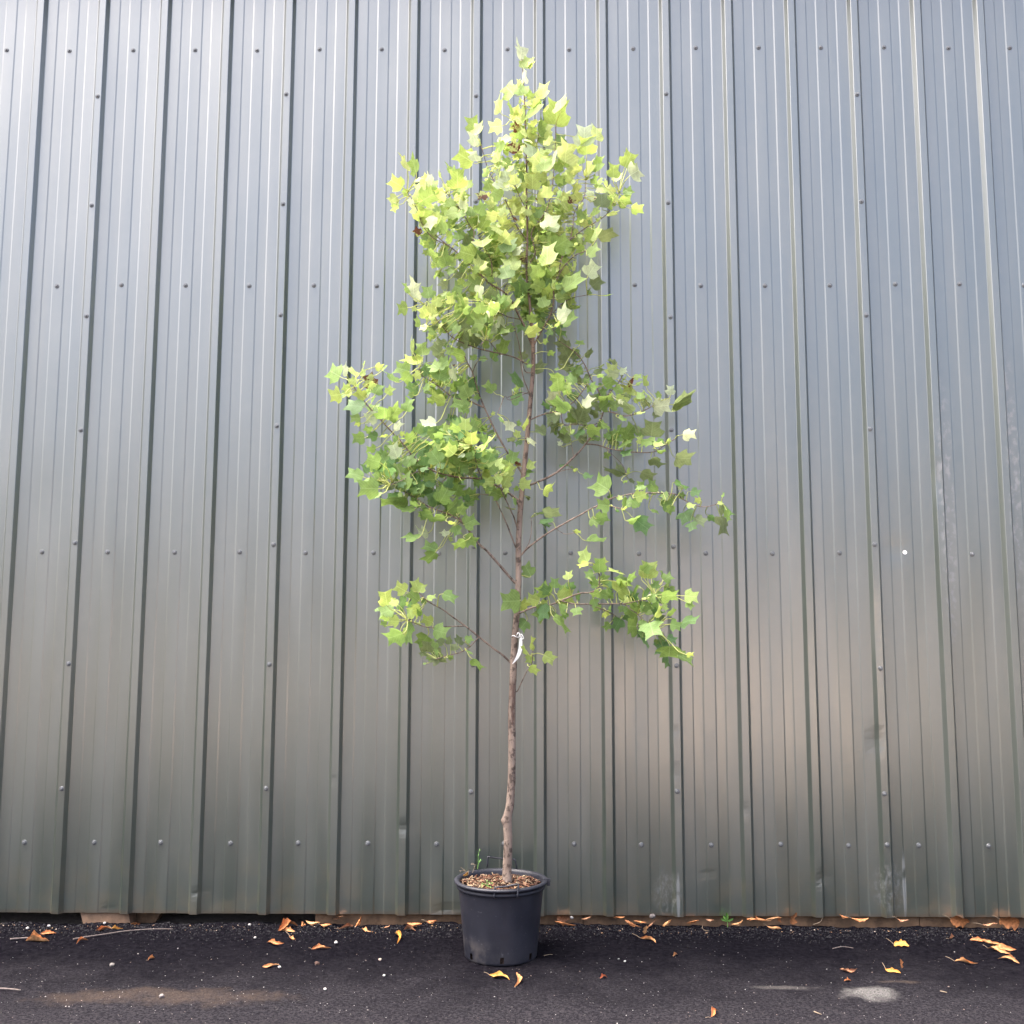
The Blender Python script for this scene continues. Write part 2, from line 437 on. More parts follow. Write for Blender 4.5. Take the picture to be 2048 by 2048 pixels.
def wall_off(x, z):
    o = 0.0
    for cx, cz, rx, rz, d in DENTS:
        q = ((x-cx)/rx)**2 + ((z-cz)/rz)**2
        if q < 6: o += d*math.exp(-q)
    k = math.floor((x-RIB0)/P); u = (x-RIB0)/P - k            # every pan buckles a little in its own way
    o += 0.0022*noise.noise(Vector((x*2.3, z*0.55, 1.7))) + 0.0012*noise.noise(Vector((x*7, z*1.4, 9.2)))
    o += math.sin(math.pi*u)**2*(0.0042*noise.noise(Vector((k*3.71, z*0.75, 2.2))) + 0.0012*noise.noise(Vector((k*5.3, z*3.1, 7.7))) + 0.010*(u-.5)*noise.noise(Vector((k*9.17, z*0.5, 4.4))))
    if z < 0.12: o += 0.0015*noise.noise(Vector((x*6.0, 4.4, 0)))*(0.12-z)/0.065
    return o

RH = 0.0232
def rib_pts(c, proud=0.0):
    pr = [(-.0338, 0), (-.0311, -.0011), (-.0182, -RH+.0018), (-.0160, -RH), (.0160, -RH), (.0182, -RH+.0018), (.0311, -.0011), (.0338, 0)]
    return [(c+a, b-proud) for a, b in pr]
def pan_pts(c):
    """recessed stiffener channels between two ribs (c = centre of the left rib)"""
    foot = c + 0.0300
    w = .0028; dp = .0026
    out = []
    for a, s in ((.165, 1), (.320, -1), (.500, 1), (.645, -1)):
        xx = foot + a*P
        if s > 0: out += [(xx-w-.001, 0), (xx-w, 0.0002), (xx+w, dp-.0002), (xx+w+.001, dp)]
        else: out += [(xx-w-.001, dp), (xx-w, dp-.0002), (xx+w, 0.0002), (xx+w+.001, 0)]
    return out
zs = []
z = ZB
while z < ZT:
    zs.append(z); z += 0.02 if z < 0.7 else (0.035 if z < 2.2 else 0.07)
zs.append(ZT)
sheets = []
for i in range(-4, 6):
    k0 = 1 + 3*i
    prof = []
    for j in range(3):
        c = RIB0 + (k0+j)*P
        prof += rib_pts(c, 0.0012 if j == 0 else 0.0) + pan_pts(c)
    cn = RIB0 + (k0+3)*P
    prof += [(cn-.036, 0), (cn-.0318, -.0004)]
    v = []; f = []
    n = len(prof)
    for zz in zs:
        for (xx, yy) in prof:
            v.append((xx, yy + wall_off(xx, zz), zz))
    for a in range(len(zs)-1):
        for b_ in range(n-1):
            f.append((a*n+b_, a*n+b_+1, (a+1)*n+b_+1, (a+1)*n+b_))
    sheets.append((k0, mesh('cladding_sheet', v, f, M_WALL, shed)))

# screws: washer + hexagon head, one mesh shared by all
mb = MB()
def ring(r, y, n=12): return [(r*math.cos(2*math.pi*k/n), y, r*math.sin(2*math.pi*k/n)) for k in range(n)]
def stack(rings, n):
    v = []; f = []
    for r, y in rings: v += ring(r, y, n)
    for i in range(len(rings)-1):
        for k in range(n): f.append((i*n+k, (i+1)*n+k, (i+1)*n+(k+1) % n, i*n+(k+1) % n))
    f.append(tuple((len(rings)-1)*n+k for k in range(n)))
    return v, f
mb.add(*stack([(.0122, 0.004), (.0122, -.0015), (.0110, -.0032), (.0072, -.0038)], 12))
mb.add(*stack([(.0062, -.0035), (.0062, -.0085), (.0052, -.0098)], 6))
scr0 = mb.build('screw', M_SCREW)
scr_mesh = scr0.data
bpy.data.objects.remove(scr0)
def screw(x, y, z):
    for k0, s in sheets:
        if RIB0 + k0*P - .028 <= x < RIB0 + (k0+3)*P - .028:
            o = bpy.data.objects.new('screw', scr_mesh); C.objects.link(o)
            o.parent = s; o.location = (x, y + wall_off(x, z), z)
            o.rotation_euler = (random.uniform(-.06, .06), random.uniform(0, 6.28), random.uniform(-.06, .06))
            return
rows_z = [3.0843+CAMH, 1.7853+CAMH, 0.399+CAMH, -1.014+CAMH]
rng = random.Random(3)
for r, zz in enumerate(rows_z):
    for k in range(-4, 19):
        if r == 2 and k == 13: continue
        dx = rng.uniform(-.006, .006)
        if r == 3 and k == 13: dx = 0
        screw(k*P - 2.4152 + dx, 0.0, zz + rng.uniform(-.004, .004))
for k in range(-2, 17, 3):
    for q, zz in enumerate([4.215, 3.62, 3.02, 2.43, 1.84, 1.235, 0.64]):
        screw(RIB0 + k*P + rng.uniform(-.004, .004), -RH-.0012, zz + rng.uniform(-.012, .012))
p = at_y(1778, 1690, -RH); screw(RIB0 + 13*P, -RH-.0012, p.z)
# round white disc where one screw of the grid is left out
p = at_y(1810, 1105, 0)
mb = MB(); mb.add(*stack([(.0105, .004), (.0105, -.003), (.0095, -.0042)], 16))
o = mb.build('white_disc', M_WHITE, [s for k0, s in sheets if k0 == 13][0], (p.x, wall_off(p.x, p.z), p.z))
o['label'] = 'round white disc in place of a screw'

mb = MB(); mb.box((0, 0, 0), (0.06, 7.9, 4.95)); mb.build('side_wall', M_ROOF, shed, (RIB0-11*P-.07, 3.99, 2.53))
mb = MB(); mb.box((0, 0, 0), (0.06, 7.9, 4.95)); mb.build('side_wall', M_ROOF, shed, (RIB0+19*P+.01, 3.99, 2.53))
mb = MB(); mb.box((0, 0, 0), (10.0, 0.06, 4.95)); mb.build('back_wall', M_ROOF, shed, (RIB0+4*P-.03, 7.98, 2.53))
mb = MB(); mb.box((0, 0, 0), (10.3, 8.2, 0.08)); mb.build('roof', M_ROOF, shed, (RIB0+4*P-.03, 4.08, 5.06))
mb = MB(); mb.box((0, 0, 0), (10.2, 0.03, 0.12)); mb.build('eave_trim', M_ROOF, shed, (RIB0+4*P-.03, -0.055, 4.97))
mb = MB(); mb.box((0, 0, 0), (9.98, 0.02, 1.2)); mb.build('gap_shade_sheet', M_DARK, shed, (RIB0+4*P-.03, 0.42, 0.60))  # dark sheet added behind the gap so the void under the wall stays black

# timber base board showing under the sheets, right of the pale block
xl = at_y(631, 1838, 0.05).x
mb = MB()
a = xl
for ln in (1.30, 1.62, 2.2, 2.0):
    b_ = min(a+ln, 5.0)
    if b_-a > 0.05: mb.box(((a+b_)/2, 0.055+random.uniform(0, .006), 0.05), (b_-a-0.004, 0.045, 0.13))
    a = b_
o = mb.build('base_board', M_WOOD, shed)
def wedge(name, mt, x0, x1, t0, t1, z0, z1, y0, y1, label):
    vv = [(x0, y0, z1), (x1, y0, z1), (t1, y0, z0), (t0, y0, z0), (x0, y1, z1), (x1, y1, z1), (t1, y1, z0), (t0, y1, z0)]
    o = mesh(name, vv, [(0, 3, 2, 1), (4, 5, 6, 7), (0, 1, 5, 4), (1, 2, 6, 5), (2, 3, 7, 6), (3, 0, 4, 7)], mt)
    return tag(o, label, 'timber')
A = at_y(160, 1827, 0.03); B = at_y(258, 1828, 0.03); Cc = at_y(264, 1842, 0.03); D = at_y(172, 1838, 0.03)
wedge('timber_block', M_WOOD2, A.x, B.x, D.x, Cc.x, -0.02, 0.075, 0.015, 0.10, 'pale cut timber block wedged under the wall, far left')
A = at_y(262, 1827, 0.1); B = at_y(333, 1828, 0.1)
wedge('timber_block', M_WOOD, A.x, B.x, A.x, B.x-.06, -0.02, 0.078, 0.11, 0.19, 'dark brown timber offcut in the gap just right of the pale block')
# ================================================================ POT
pf = at_z(1002, 1934, 0.0)
PC = Vector((at_z(1000, 1934, 0).x, pf.y + 0.156, 0.0))
TY = PC.y                                          # depth of the tree's plane
pot = empty('plant_pot', PC)
tag(pot, 'large black plastic nursery pot standing on the black ground by the wall', 'plant pot')
RT, RBm, HP = 0.190, 0.157, 0.318
def prof_r(z): return RBm + (RT-RBm)*z/HP
NS = 120
zs_ = [0.0, 0.006, 0.012, 0.020, 0.026, 0.032, 0.038, 0.06, 0.10, 0.16, 0.22, 0.27, 0.292, HP]
prof = [(RBm*0.2, 0.004), (RBm-.008, 0.003)] + [(prof_r(z) - (0.004 if z == 0 else 0), z) for z in zs_]
HOLES = [-math.pi/2 + R(2) + k*R(52) for k in range(-3, 4)]
def skip(i, k):
    if i < 2+2 or i >= 2+6: return False
    a = 2*math.pi*(k+.5)/NS
    for h in HOLES:
        d = (a-h+math.pi) % (2*math.pi) - math.pi
        if abs(d) < R(2.9): return True
    return False
mb = MB(); mb.lathe(prof, NS, skip); mb.build('body', M_POT, pot, smooth=True)
mb = MB(); mb.lathe([(prof_r(z)-.012, z) for z in (0.004, .05, .1, .2, .3)], 48); mb.build('inner_wall', M_SOIL, pot, smooth=True)
rim = [(RT-.002, HP-.030), (RT+.004, HP-.028), (RT+.006, HP-.020), (RT+.003, HP-.016), (RT+.004, HP-.010), (RT+.012, HP-.008), (RT+.0165, HP-.003), (RT+.0165, HP+.003), (RT+.012, HP+.007),
       (RT+.004, HP+.008), (RT-.004, HP+.004), (RT-.007, HP-.004), (RT-.010, HP-.06)]
mb = MB(); mb.lathe(rim, 96); rim_o = mb.build('rim', M_POT, pot, smooth=True)
def strap(pts, w=0.0042, name='handle'):
    q = [Vector(p)-PC for p in pts]
    out = []
    for i in range(len(q)-1):
        for t in (0, .25, .5, .75): out.append(q[i].lerp(q[i+1], t))
    out.append(q[-1])
    mb = MB(); mb.tube(out, [w*(1+.12*math.sin(i*2.1)) for i in range(len(out))], 6)
    return mb.build(name, M_POT, pot, smooth=True)
fy = PC.y - RT - .012
strap([at_y(988, 1797, fy), at_y(990, 1775, fy+.008), at_y(1012, 1773, fy+.014), at_y(1037, 1768, fy+.012), at_y(1035, 1796, fy)])
by = PC.y + RT + .010
strap([at_y(974, 1735, by), at_y(976, 1713, by), at_y(992, 1716, by+.004), at_y(1030, 1719, by), at_y(1034, 1738, by)], .0034)
# two clip nubs on the rim at the right-hand side
mb = MB(); mb.box((RT+.012, -.02, HP+.006), (.03, .018, .012)); mb.box((RT+.018, -.02, HP-.006), (.014, .014, .022)); mb.build('rim_clip', M_POT, pot)

# soil and chips inside the pot
mb = MB()
rr = [0.0001, .04, .08, .12, .15, .172]
v = []; n = 48
for i, r_ in enumerate(rr):
    for k in range(n):
        a = 2*math.pi*k/n; x, y = r_*math.cos(a), r_*math.sin(a)
        v.append((x, y, 0.288 + .012*(1-r_/.18) + .010*noise.noise(Vector((x*22, y*22, 1)))))
f = [(i*n+k, i*n+(k+1) % n, (i+1)*n+(k+1) % n, (i+1)*n+k) for i in range(len(rr)-1) for k in range(n)]
tag(mesh('potting_soil', v, f, M_SOIL, loc=PC, smooth=True), kind='stuff')
rng = random.Random(11)
mb = MB(); cols = []
CH = [(.20, .085, .045), (.13, .06, .035), (.09, .04, .025), (.34, .20, .11), (.42, .29, .18), (.16, .085, .06), (.26, .13, .08), (.48, .38, .24)]
for i in range(900):
    r_ = .174*math.sqrt(rng.random()); a = rng.uniform(0, 2*math.pi)
    c = Vector((r_*math.cos(a), r_*math.sin(a), 0.296 + .014*(1-r_/.18) + rng.uniform(-.004, .014)))
    rot = (Matrix.Rotation(rng.uniform(0, 6.28), 3, 'Z') @ Matrix.Rotation(rng.gauss(0, .35), 3, 'Y') @ Matrix.Rotation(rng.gauss(0, .5), 3, 'X'))
    l = rng.uniform(.007, .026); w = rng.uniform(.003, .009)
    if rng.random() < .08: l *= 1.9; w = .0025
    mb.box(c, (l, w, rng.uniform(.0015, .004)), rot)
    cc = rng.choice(CH); s = rng.uniform(.35, .8); cols += [tuple(q*s for q in cc)]*6
o = mb.build('bark_mulch', M_CHIP, loc=PC); set_tint(o, cols); tag(o, kind='stuff')

# ================================================================ TREE
tree = empty('young_tree', Vector((at_y(1014, 1770, TY).x, TY, 0.29)))
tag(tree, 'slender young tree with a bare trunk and lobed pale green leaves in the black pot', 'tree')
T0 = tree.location
def smoothpts(pts, m=4):
    out = []
    for i in range(len(pts)-1):
        p0 = pts[max(i-1, 0)]; p1 = pts[i]; p2 = pts[i+1]; p3 = pts[min(i+2, len(pts)-1)]
        for k in range(m):
            t = k/m
            out.append(0.5*((2*p1) + (p2-p0)*t + (2*p0-5*p1+4*p2-p3)*t*t + (3*p1-p0-3*p2+p3)*t**3))
    out.append(pts[-1]); return out

trunk_px = [(1013, 1782, 13), (1014, 1768, 10.6), (1014, 1740, 9.0), (1016, 1690, 8.6), (1015, 1655, 8.8), (1014, 1640, 9.6), (1016, 1628, 8.6), (1020, 1610, 8.4), (1023, 1560, 7.7), (1024, 1500, 7.6),
            (1023.5, 1440, 7.4), (1025, 1380, 7.0), (1027, 1330, 7.0), (1030, 1270, 6.6), (1035, 1210, 6.1), (1037, 1150, 6.0), (1037, 1090, 5.9), (1040, 1030, 5.7), (1046, 960, 5.3), (1054, 880, 5.0),
            (1061, 800, 4.6), (1066, 740, 4.3), (1066, 690, 4.0), (1063, 645, 3.3), (1058, 590, 2.7), (1053, 540, 2.4), (1055, 470, 2.2), (1053, 400, 2.0), (1053, 330, 1.8), (1051, 260, 1.6), (1049, 200, 1.3), (1046, 150, 1.1), (1044, 118, 0.9)]
PXM = 4.62*0.9933/2048*1.0                          # metres per pixel at the tree
tp = [at_y(x, y, TY) for x, y, r in trunk_px]
tr_ = [r*PXM for x, y, r in trunk_px]
sp = smoothpts([Vector((p.x, p.y, p.z)) for p in tp], 5)
srad = []
for i in range(len(tr_)-1):
    for k in range(5): srad.append(tr_[i] + (tr_[i+1]-tr_[i])*k/5)
srad.append(tr_[-1])
rk = random.Random(5)
knots = [(at_y(1006, 1641, TY).z, math.pi*.97, .30, .010), (at_y(1020, 1480, TY).z, -1.3, .22, .012), (at_y(1030, 1560, TY).z, 0.2, .12, .02), (at_y(1030, 1355, TY).z, -1.0, .18, .012), (at_y(1037, 1165, TY).z, 0.5, .25, .012), (at_y(1066, 745, TY).z, 1.5, .3, .010), (at_y(1025, 1322, TY).z, 3.0, .25, .010)]
def wob(i, g):
    z = sp[i].z
    w = 1 + .05*noise.noise(Vector((math.cos(g)*1.4, math.sin(g)*1.4, z*9))) + .03*noise.noise(Vector((math.cos(g)*3, math.sin(g)*3, z*40)))
    for kz, ka, amp, wd in knots:
        d = (g-ka+math.pi) % (2*math.pi) - math.pi
        w += amp*math.exp(-((z-kz)/wd)**2 - (d/.8)**2)
    return w
mb = MB(); mb.tube([p-T0 for p in sp], srad, 16, True, wob)
mb.build('trunk', M_BARK, tree, smooth=True)

# branches: pixel path, start radius px, end radius px, end depth offset (m, + = towards the wall), parent index or None(trunk)
BR = [
 ([(1024,1328),(1005,1310),(987,1297),(957,1273),(928,1250),(907,1235),(887,1220),(863,1207),(850,1198),(838,1185)], 2.2, 1.0, -.10),
 ([(928,1252),(900,1253),(865,1255),(845,1252),(815,1240)], 1.3, .9, -.16),
 ([(957,1275),(940,1293),(920,1305),(895,1311),(873,1318)], 1.2, .8, -.14),
 ([(1030,1165),(1005,1137),(975,1103),(955,1085),(937,1060),(920,1038),(905,1017),(890,990)], 3.1, 1.3, -.16),
 ([(925,1046),(905,1032),(880,1022),(855,1012),(833,997),(810,983),(785,965)], 1.8, .9, -.24),
 ([(1032,1095),(1022,1070),(1013,1047),(1000,1018),(988,992),(983,968),(975,950)], 1.7, .9, -.02),
 ([(988,992),(975,990),(960,988)], .9, .7, 0),
 ([(1036,1060),(1028,1035),(1018,1013),(1005,985),(990,955)], 1.6, .9, -.22),
 ([(1040,1015),(1030,1000),(1020,988),(1008,975)], 1.8, 1.2, -.12),
 ([(1047,950),(1030,925),(1015,905),(990,860),(968,813),(957,785),(945,745),(933,722),(925,700)], 2.5, 1.0, .10),
 ([(968,815),(952,808),(938,802),(908,796),(887,780),(863,763),(845,752),(838,735)], 1.7, .9, -.06),
 ([(945,745),(952,728),(960,718)], 1.1, .8, .05),
 ([(1036,1000),(1005,978),(960,958),(920,955),(875,945),(842,927),(822,908),(802,883),(780,860),(760,838),(737,813),(715,785),(703,765)], 2.4, 1.0, -.26),
 ([(965,960),(955,935),(948,905),(943,890)], 1.4, .9, -.28),
 ([(900,950),(888,960),(878,972),(868,990)], 1.2, .8, -.10),
 ([(860,938),(830,945),(805,960),(780,970)], 1.2, .8, -.30),
 ([(1046,972),(1065,968),(1110,947),(1147,915),(1172,887),(1198,847),(1207,822),(1212,800),(1218,787),(1235,768),(1248,745)], 2.5, 1.0, .12),
 ([(1207,815),(1197,782),(1183,760),(1167,725),(1147,702),(1118,682)], 1.4, 1.0, .04),
 ([(1172,888),(1195,890),(1217,897),(1247,902),(1283,905),(1310,903),(1330,890),(1350,878)], 1.5, .8, .00),
 ([(1207,822),(1225,825),(1250,832),(1275,826),(1300,815),(1315,805)], 1.4, .8, .08),
 ([(1147,915),(1145,900),(1142,885)], .9, .6, .10),
 ([(1110,947),(1130,940),(1150,938)], .9, .6, .02),
 ([(1215,900),(1245,930),(1252,950)], .7, .7, .06),
 ([(1057,842),(1075,833),(1093,827),(1122,820),(1148,803),(1163,785),(1175,768)], 1.7, .9, -.08),
 ([(1122,820),(1124,840),(1130,850),(1153,848),(1180,852),(1195,846)], 1.0, .9, .02),
 ([(1042,1110),(1060,1092),(1096,1066),(1132,1045),(1160,1030),(1192,1013),(1218,1012),(1243,1018)], 2.2, 1.0, -.18),
 ([(1192,1013),(1222,997),(1243,992),(1270,987),(1317,986),(1350,988),(1372,1002),(1400,1013),(1420,1012),(1442,1005)], 1.5, .8, .02),
 ([(1112,1057),(1130,1068),(1150,1065)], .8, .6, -.05),
 ([(1046,1105),(1058,1085),(1063,1060),(1062,1035)], .9, .6, .16),
 ([(1035,1228),(1065,1215),(1100,1210),(1155,1188),(1180,1185),(1196,1176),(1199,1158),(1197,1142)], 2.0, 1.2, -.22),
 ([(1125,1202),(1150,1208),(1180,1208),(1217,1208),(1247,1208),(1260,1218),(1275,1228),(1290,1245),(1310,1262)], 1.6, .8, -.12),
 ([(1180,1210),(1200,1217),(1225,1228),(1240,1240)], 1.1, .7, .02),
 ([(1247,1208),(1270,1203),(1297,1198),(1310,1190)], 1.1, .8, -.16),
 ([(1034,1383),(1045,1360),(1055,1340),(1063,1330),(1066,1302),(1064,1285)], 1.1, .7, -.08),
 # upper crown
 ([(1064,690),(1050,655),(1035,625),(1022,600),(1005,582),(980,567),(960,548),(930,520),(912,503),(895,490),(870,470)], 2.6, .9, -.14),
 ([(983,570),(983,525),(968,492),(955,470)], 1.3, .8, -.02),
 ([(930,520),(945,485),(948,463),(940,452),(925,425),(905,400),(893,385)], 1.2, .8, -.06),
 ([(895,490),(865,475),(845,450),(835,420),(815,385)], 1.0, .7, -.16),
 ([(1037,638),(1015,633),(995,623),(985,610)], 1.2, .8, -.24),
 ([(1064,745),(1050,742),(1043,715),(1036,680),(1026,645)], 1.3, .8, .12),
 ([(1060,790),(1054,775),(1047,757),(1043,735),(1041,720)], 1.4, .9, -.02),
 ([(1064,735),(1030,715),(990,705),(950,695),(910,678),(890,660),(863,625),(848,608)], 1.6, .8, -.14),
 ([(1000,710),(975,680),(962,690)], .9, .7, -.2),
 ([(1020,800),(1010,792),(1002,810),(995,828)], .7, .7, -.05),
 ([(1064,790),(1040,785),(1015,795)], .8, .7, -.1),
 ([(1066,695),(1077,672),(1097,638),(1107,605),(1108,573),(1120,545),(1135,525),(1152,510),(1178,500)], 2.2, .9, -.08),
 ([(1100,632),(1128,605),(1148,595),(1175,590)], 1.0, .7, .10),
 ([(1108,575),(1097,572),(1088,577)], .9, .8, 0),
 ([(1118,545),(1122,520),(1130,502),(1140,480),(1146,450),(1150,422),(1168,395),(1172,360)], 1.4, .8, .05),
 ([(1140,480),(1165,460),(1190,445),(1212,430),(1228,405),(1238,385)], 1.1, .7, .10),
 ([(1054,530),(1070,510),(1067,488),(1063,465),(1080,440),(1095,415),(1105,370),(1110,300),(1112,245)], 1.5, .8, -.10),
 ([(1054,480),(1035,455),(1020,420),(1005,390),(990,365),(975,335),(962,290)], 1.4, .8, -.06),
 ([(1053,420),(1040,395),(1030,370)], .9, .7, -.14),
 ([(1052,330),(1070,300),(1078,265),(1082,225),(1080,205)], 1.0, .7, -.05),
 ([(1050,260),(1035,250),(1025,240)], .8, .6, -.04),
]
NODES = []                                         # (px, py, point) samples of every branch for hanging leaves
TRN = []
for q in range(0, len(sp)):
    pass
def project(p):
    d = CAMROT.transposed() @ (p - CAMLOC)
    return (1024 + 2048*d.x/-d.z, 1024 - 2048*d.y/-d.z)
for p in sp:
    if p.z > 1.9: TRN.append((*project(p), p))
    elif p.z > 1.0 : TRN.append((*project(p), p))
def nearest(px, py, lst):
    return min(lst, key=lambda q: (q[0]-px)**2 + (q[1]-py)**2)
WALLMAX = -0.075
for path, r0, r1, dy in BR:
    s = nearest(path[0][0], path[0][1], TRN + NODES)
    y0 = s[2].y
    ln = [0]
    for a, b_ in zip(path, path[1:]): ln.append(ln[-1] + math.hypot(b_[0]-a[0], b_[1]-a[1]))
    tgt = TY + dy
    pts = [s[2].copy()] if math.hypot(s[0]-path[0][0], s[1]-path[0][1]) > 3 else []
    for (x, y), l in zip(path, ln):
        yy = min(WALLMAX, y0 + (tgt-y0)*l/ln[-1])
        pts.append(at_y(x, y, yy))
    if len(pts) > len(path): pass
    q = smoothpts(pts, 4)
    m_ = len(q)-1
    rad = [(r0 + (r1-r0)*i/m_)*PXM*(1+.10*math.sin(i*1.9)) for i in range(m_+1)]
    mb = MB(); mb.tube([p-T0 for p in q], rad, 7)
    mb.build('branch', M_BARK, tree, smooth=True)
    for i, p in enumerate(q): NODES.append((*project(p), p))
ALLN = TRN + NODES

# ---------------------------------------------------------------- leaves
OUT = [(.09, -.030), (.27, -.022), (.42, .07), (.49, .20), (.56, .39), (.42, .44), (.315, .525), (.335, .68), (.42, .975), (.20, .87)]
MID = [(0, 0), (0, .2), (0, .45), (0, .65), (0, .82)]
def leaf_shape(rg):
    """unit leaf: (x across, y along) + triangles; index 0-4 midrib, 5-14 right, 15-24 left"""
    v = [list(p) for p in MID]
    for s in (1, -1):
        for x, y in OUT:
            v.append([s*x*(1+rg.uniform(-.08, .08)), y + rg.uniform(-.035, .035)])
    f = []
    for o, flip in ((5, False), (15, True)):
        t = [(0, o, o+1), (0, o+1, 1), (o+1, o+2, 1), (o+2, o+3, 1), (1, o+3, 2), (o+3, o+4, o+5), (o+3, o+5, 2), (o+5, o+6, 2), (2, o+6, 3), (o+6, o+7, 3), (o+7, o+8, o+9), (o+7, o+9, 3), (3, o+9, 4)]
        for q in t: f.append((q[0], q[2], q[1]) if flip else q)
    return v, f
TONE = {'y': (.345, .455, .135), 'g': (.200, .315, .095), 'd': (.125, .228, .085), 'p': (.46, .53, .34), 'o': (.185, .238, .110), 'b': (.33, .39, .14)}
def leaf_geo(base, tip, w, tone, attach, rg, fold=None):
    """vertices/faces/uv/colour of one leaf with its stalk, relative to base"""
    ax = (tip - base)*0.95; ln = ax.length
    view = (base - CAMLOC).normalized()
    side = rg.choice((-1, 1))
    if w > 1.08:                                    # seen foreshortened along its length
        tl = ln*w/1.02
        dep = math.sqrt(max(0, tl*tl - ln*ln))
        dirn = -1 if rg.random() < .7 else 1
        if tip.y + dirn*dep > -.05: dirn = -1
        ax = ax + view*dep*(-dirn)*-1 if False else ax + Vector((0, dirn*dep, 0))
        ln = ax.length; w = 1.02
    a = ax.normalized()
    lat = a.cross(view); lat.normalize()
    nrm = lat.cross(a)
    if nrm.dot(view) > 0: nrm = -nrm
    ang = math.acos(max(.12, min(1, w/1.02)))*side + rg.uniform(-.12, .12)
    lat2 = lat*math.cos(ang) + nrm*math.sin(ang)
    n2 = nrm*math.cos(ang) - lat*math.sin(ang)
    uvx, f = leaf_shape(rg)
    fold = rg.uniform(.05, .34) if fold is None else fold
    curl = rg.uniform(-.30, .12); droop = rg.uniform(-.35, .10)
    ph = rg.uniform(0, 6)
    V = []
    for x, y in uvx:
        z = fold*abs(x) + curl*(y*y) + droop*x*x*1.6 + .035*math.sin(ph+7*y+5*x)
        V.append(lat2*(x*ln) + a*(y*ln*(1-.10*abs(curl))) + n2*(z*ln))
    uv = [(x+.5, y) for x, y in uvx]
    # stalk
    if attach is not None:
        e = attach - base
        d = e.length
        mid = e*.5 + Vector((0, 0, .05*d)) - a*min(.10*d, .012)
        q = [Vector((0, 0, 0)), -a*min(.15*d, .014) + e*.16, mid*.95, e]
        q = smoothpts(q, 2)
        mbx = MB(); mbx.tube(q, [.0016+.0008*i/len(q) for i in range(len(q))], 4, False)
        k = len(V); V += [Vector(p) for p in mbx.v]; uv += [(.5, .1)]*len(mbx.v)
        nf = len(f); f = f + [tuple(i+k for i in r_) for r_ in mbx.f]
    else: nf = len(f)
    age_light = max(0.0, min(1.0, (base.z - 2.3)/1.2))  # upper leaves coloured yellower and paler: young growth plus brighter light painted in
    if tone in 'gd': c_y = TONE['y']; c_t = tuple(p + (q-p)*age_light*(.55 if tone == 'g' else .35) for p, q in zip(TONE[tone], c_y))
    elif tone == 'y': c_t = tuple(p + (q-p)*age_light*.45 for p, q in zip(TONE['y'], (.58, .64, .30)))
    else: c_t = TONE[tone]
    s = rg.uniform(.88, 1.14); hue = rg.uniform(-.04, .04)
    c = c_t; al = 1.0 if tone != 'b' else 0.0
    c = (max(0, c[0]*s*(1+hue)), c[1]*s, c[2]*s*(1-hue), al)
    st = (.40, .44, .16, 1) if tone in 'ypgb' else (.26, .31, .11, 1)
    cols = [c]*nf + [st]*(len(f)-nf)
    return V, f, uv, cols

def place(px, py, tx, ty, tone, w, rg, push=0.0, near=None):
    nd = near or nearest(px, py, ALLN)
    dpx = math.hypot(nd[0]-px, nd[1]-py)*PXM
    Y = nd[2].y + push + rg.gauss(0, .045 + .25*dpx)
    Y = max(TY-.52, min(-.09, Y))
    base = at_y(px, py, Y)
    tip = at_y(tx, ty, Y)
    sz = (tip-base).length
    dy = rg.gauss(0, .25)*sz
    tip = at_y(tx, ty, max(TY-.56, min(-.06, Y+dy)))
    return base, tip, nd[2]

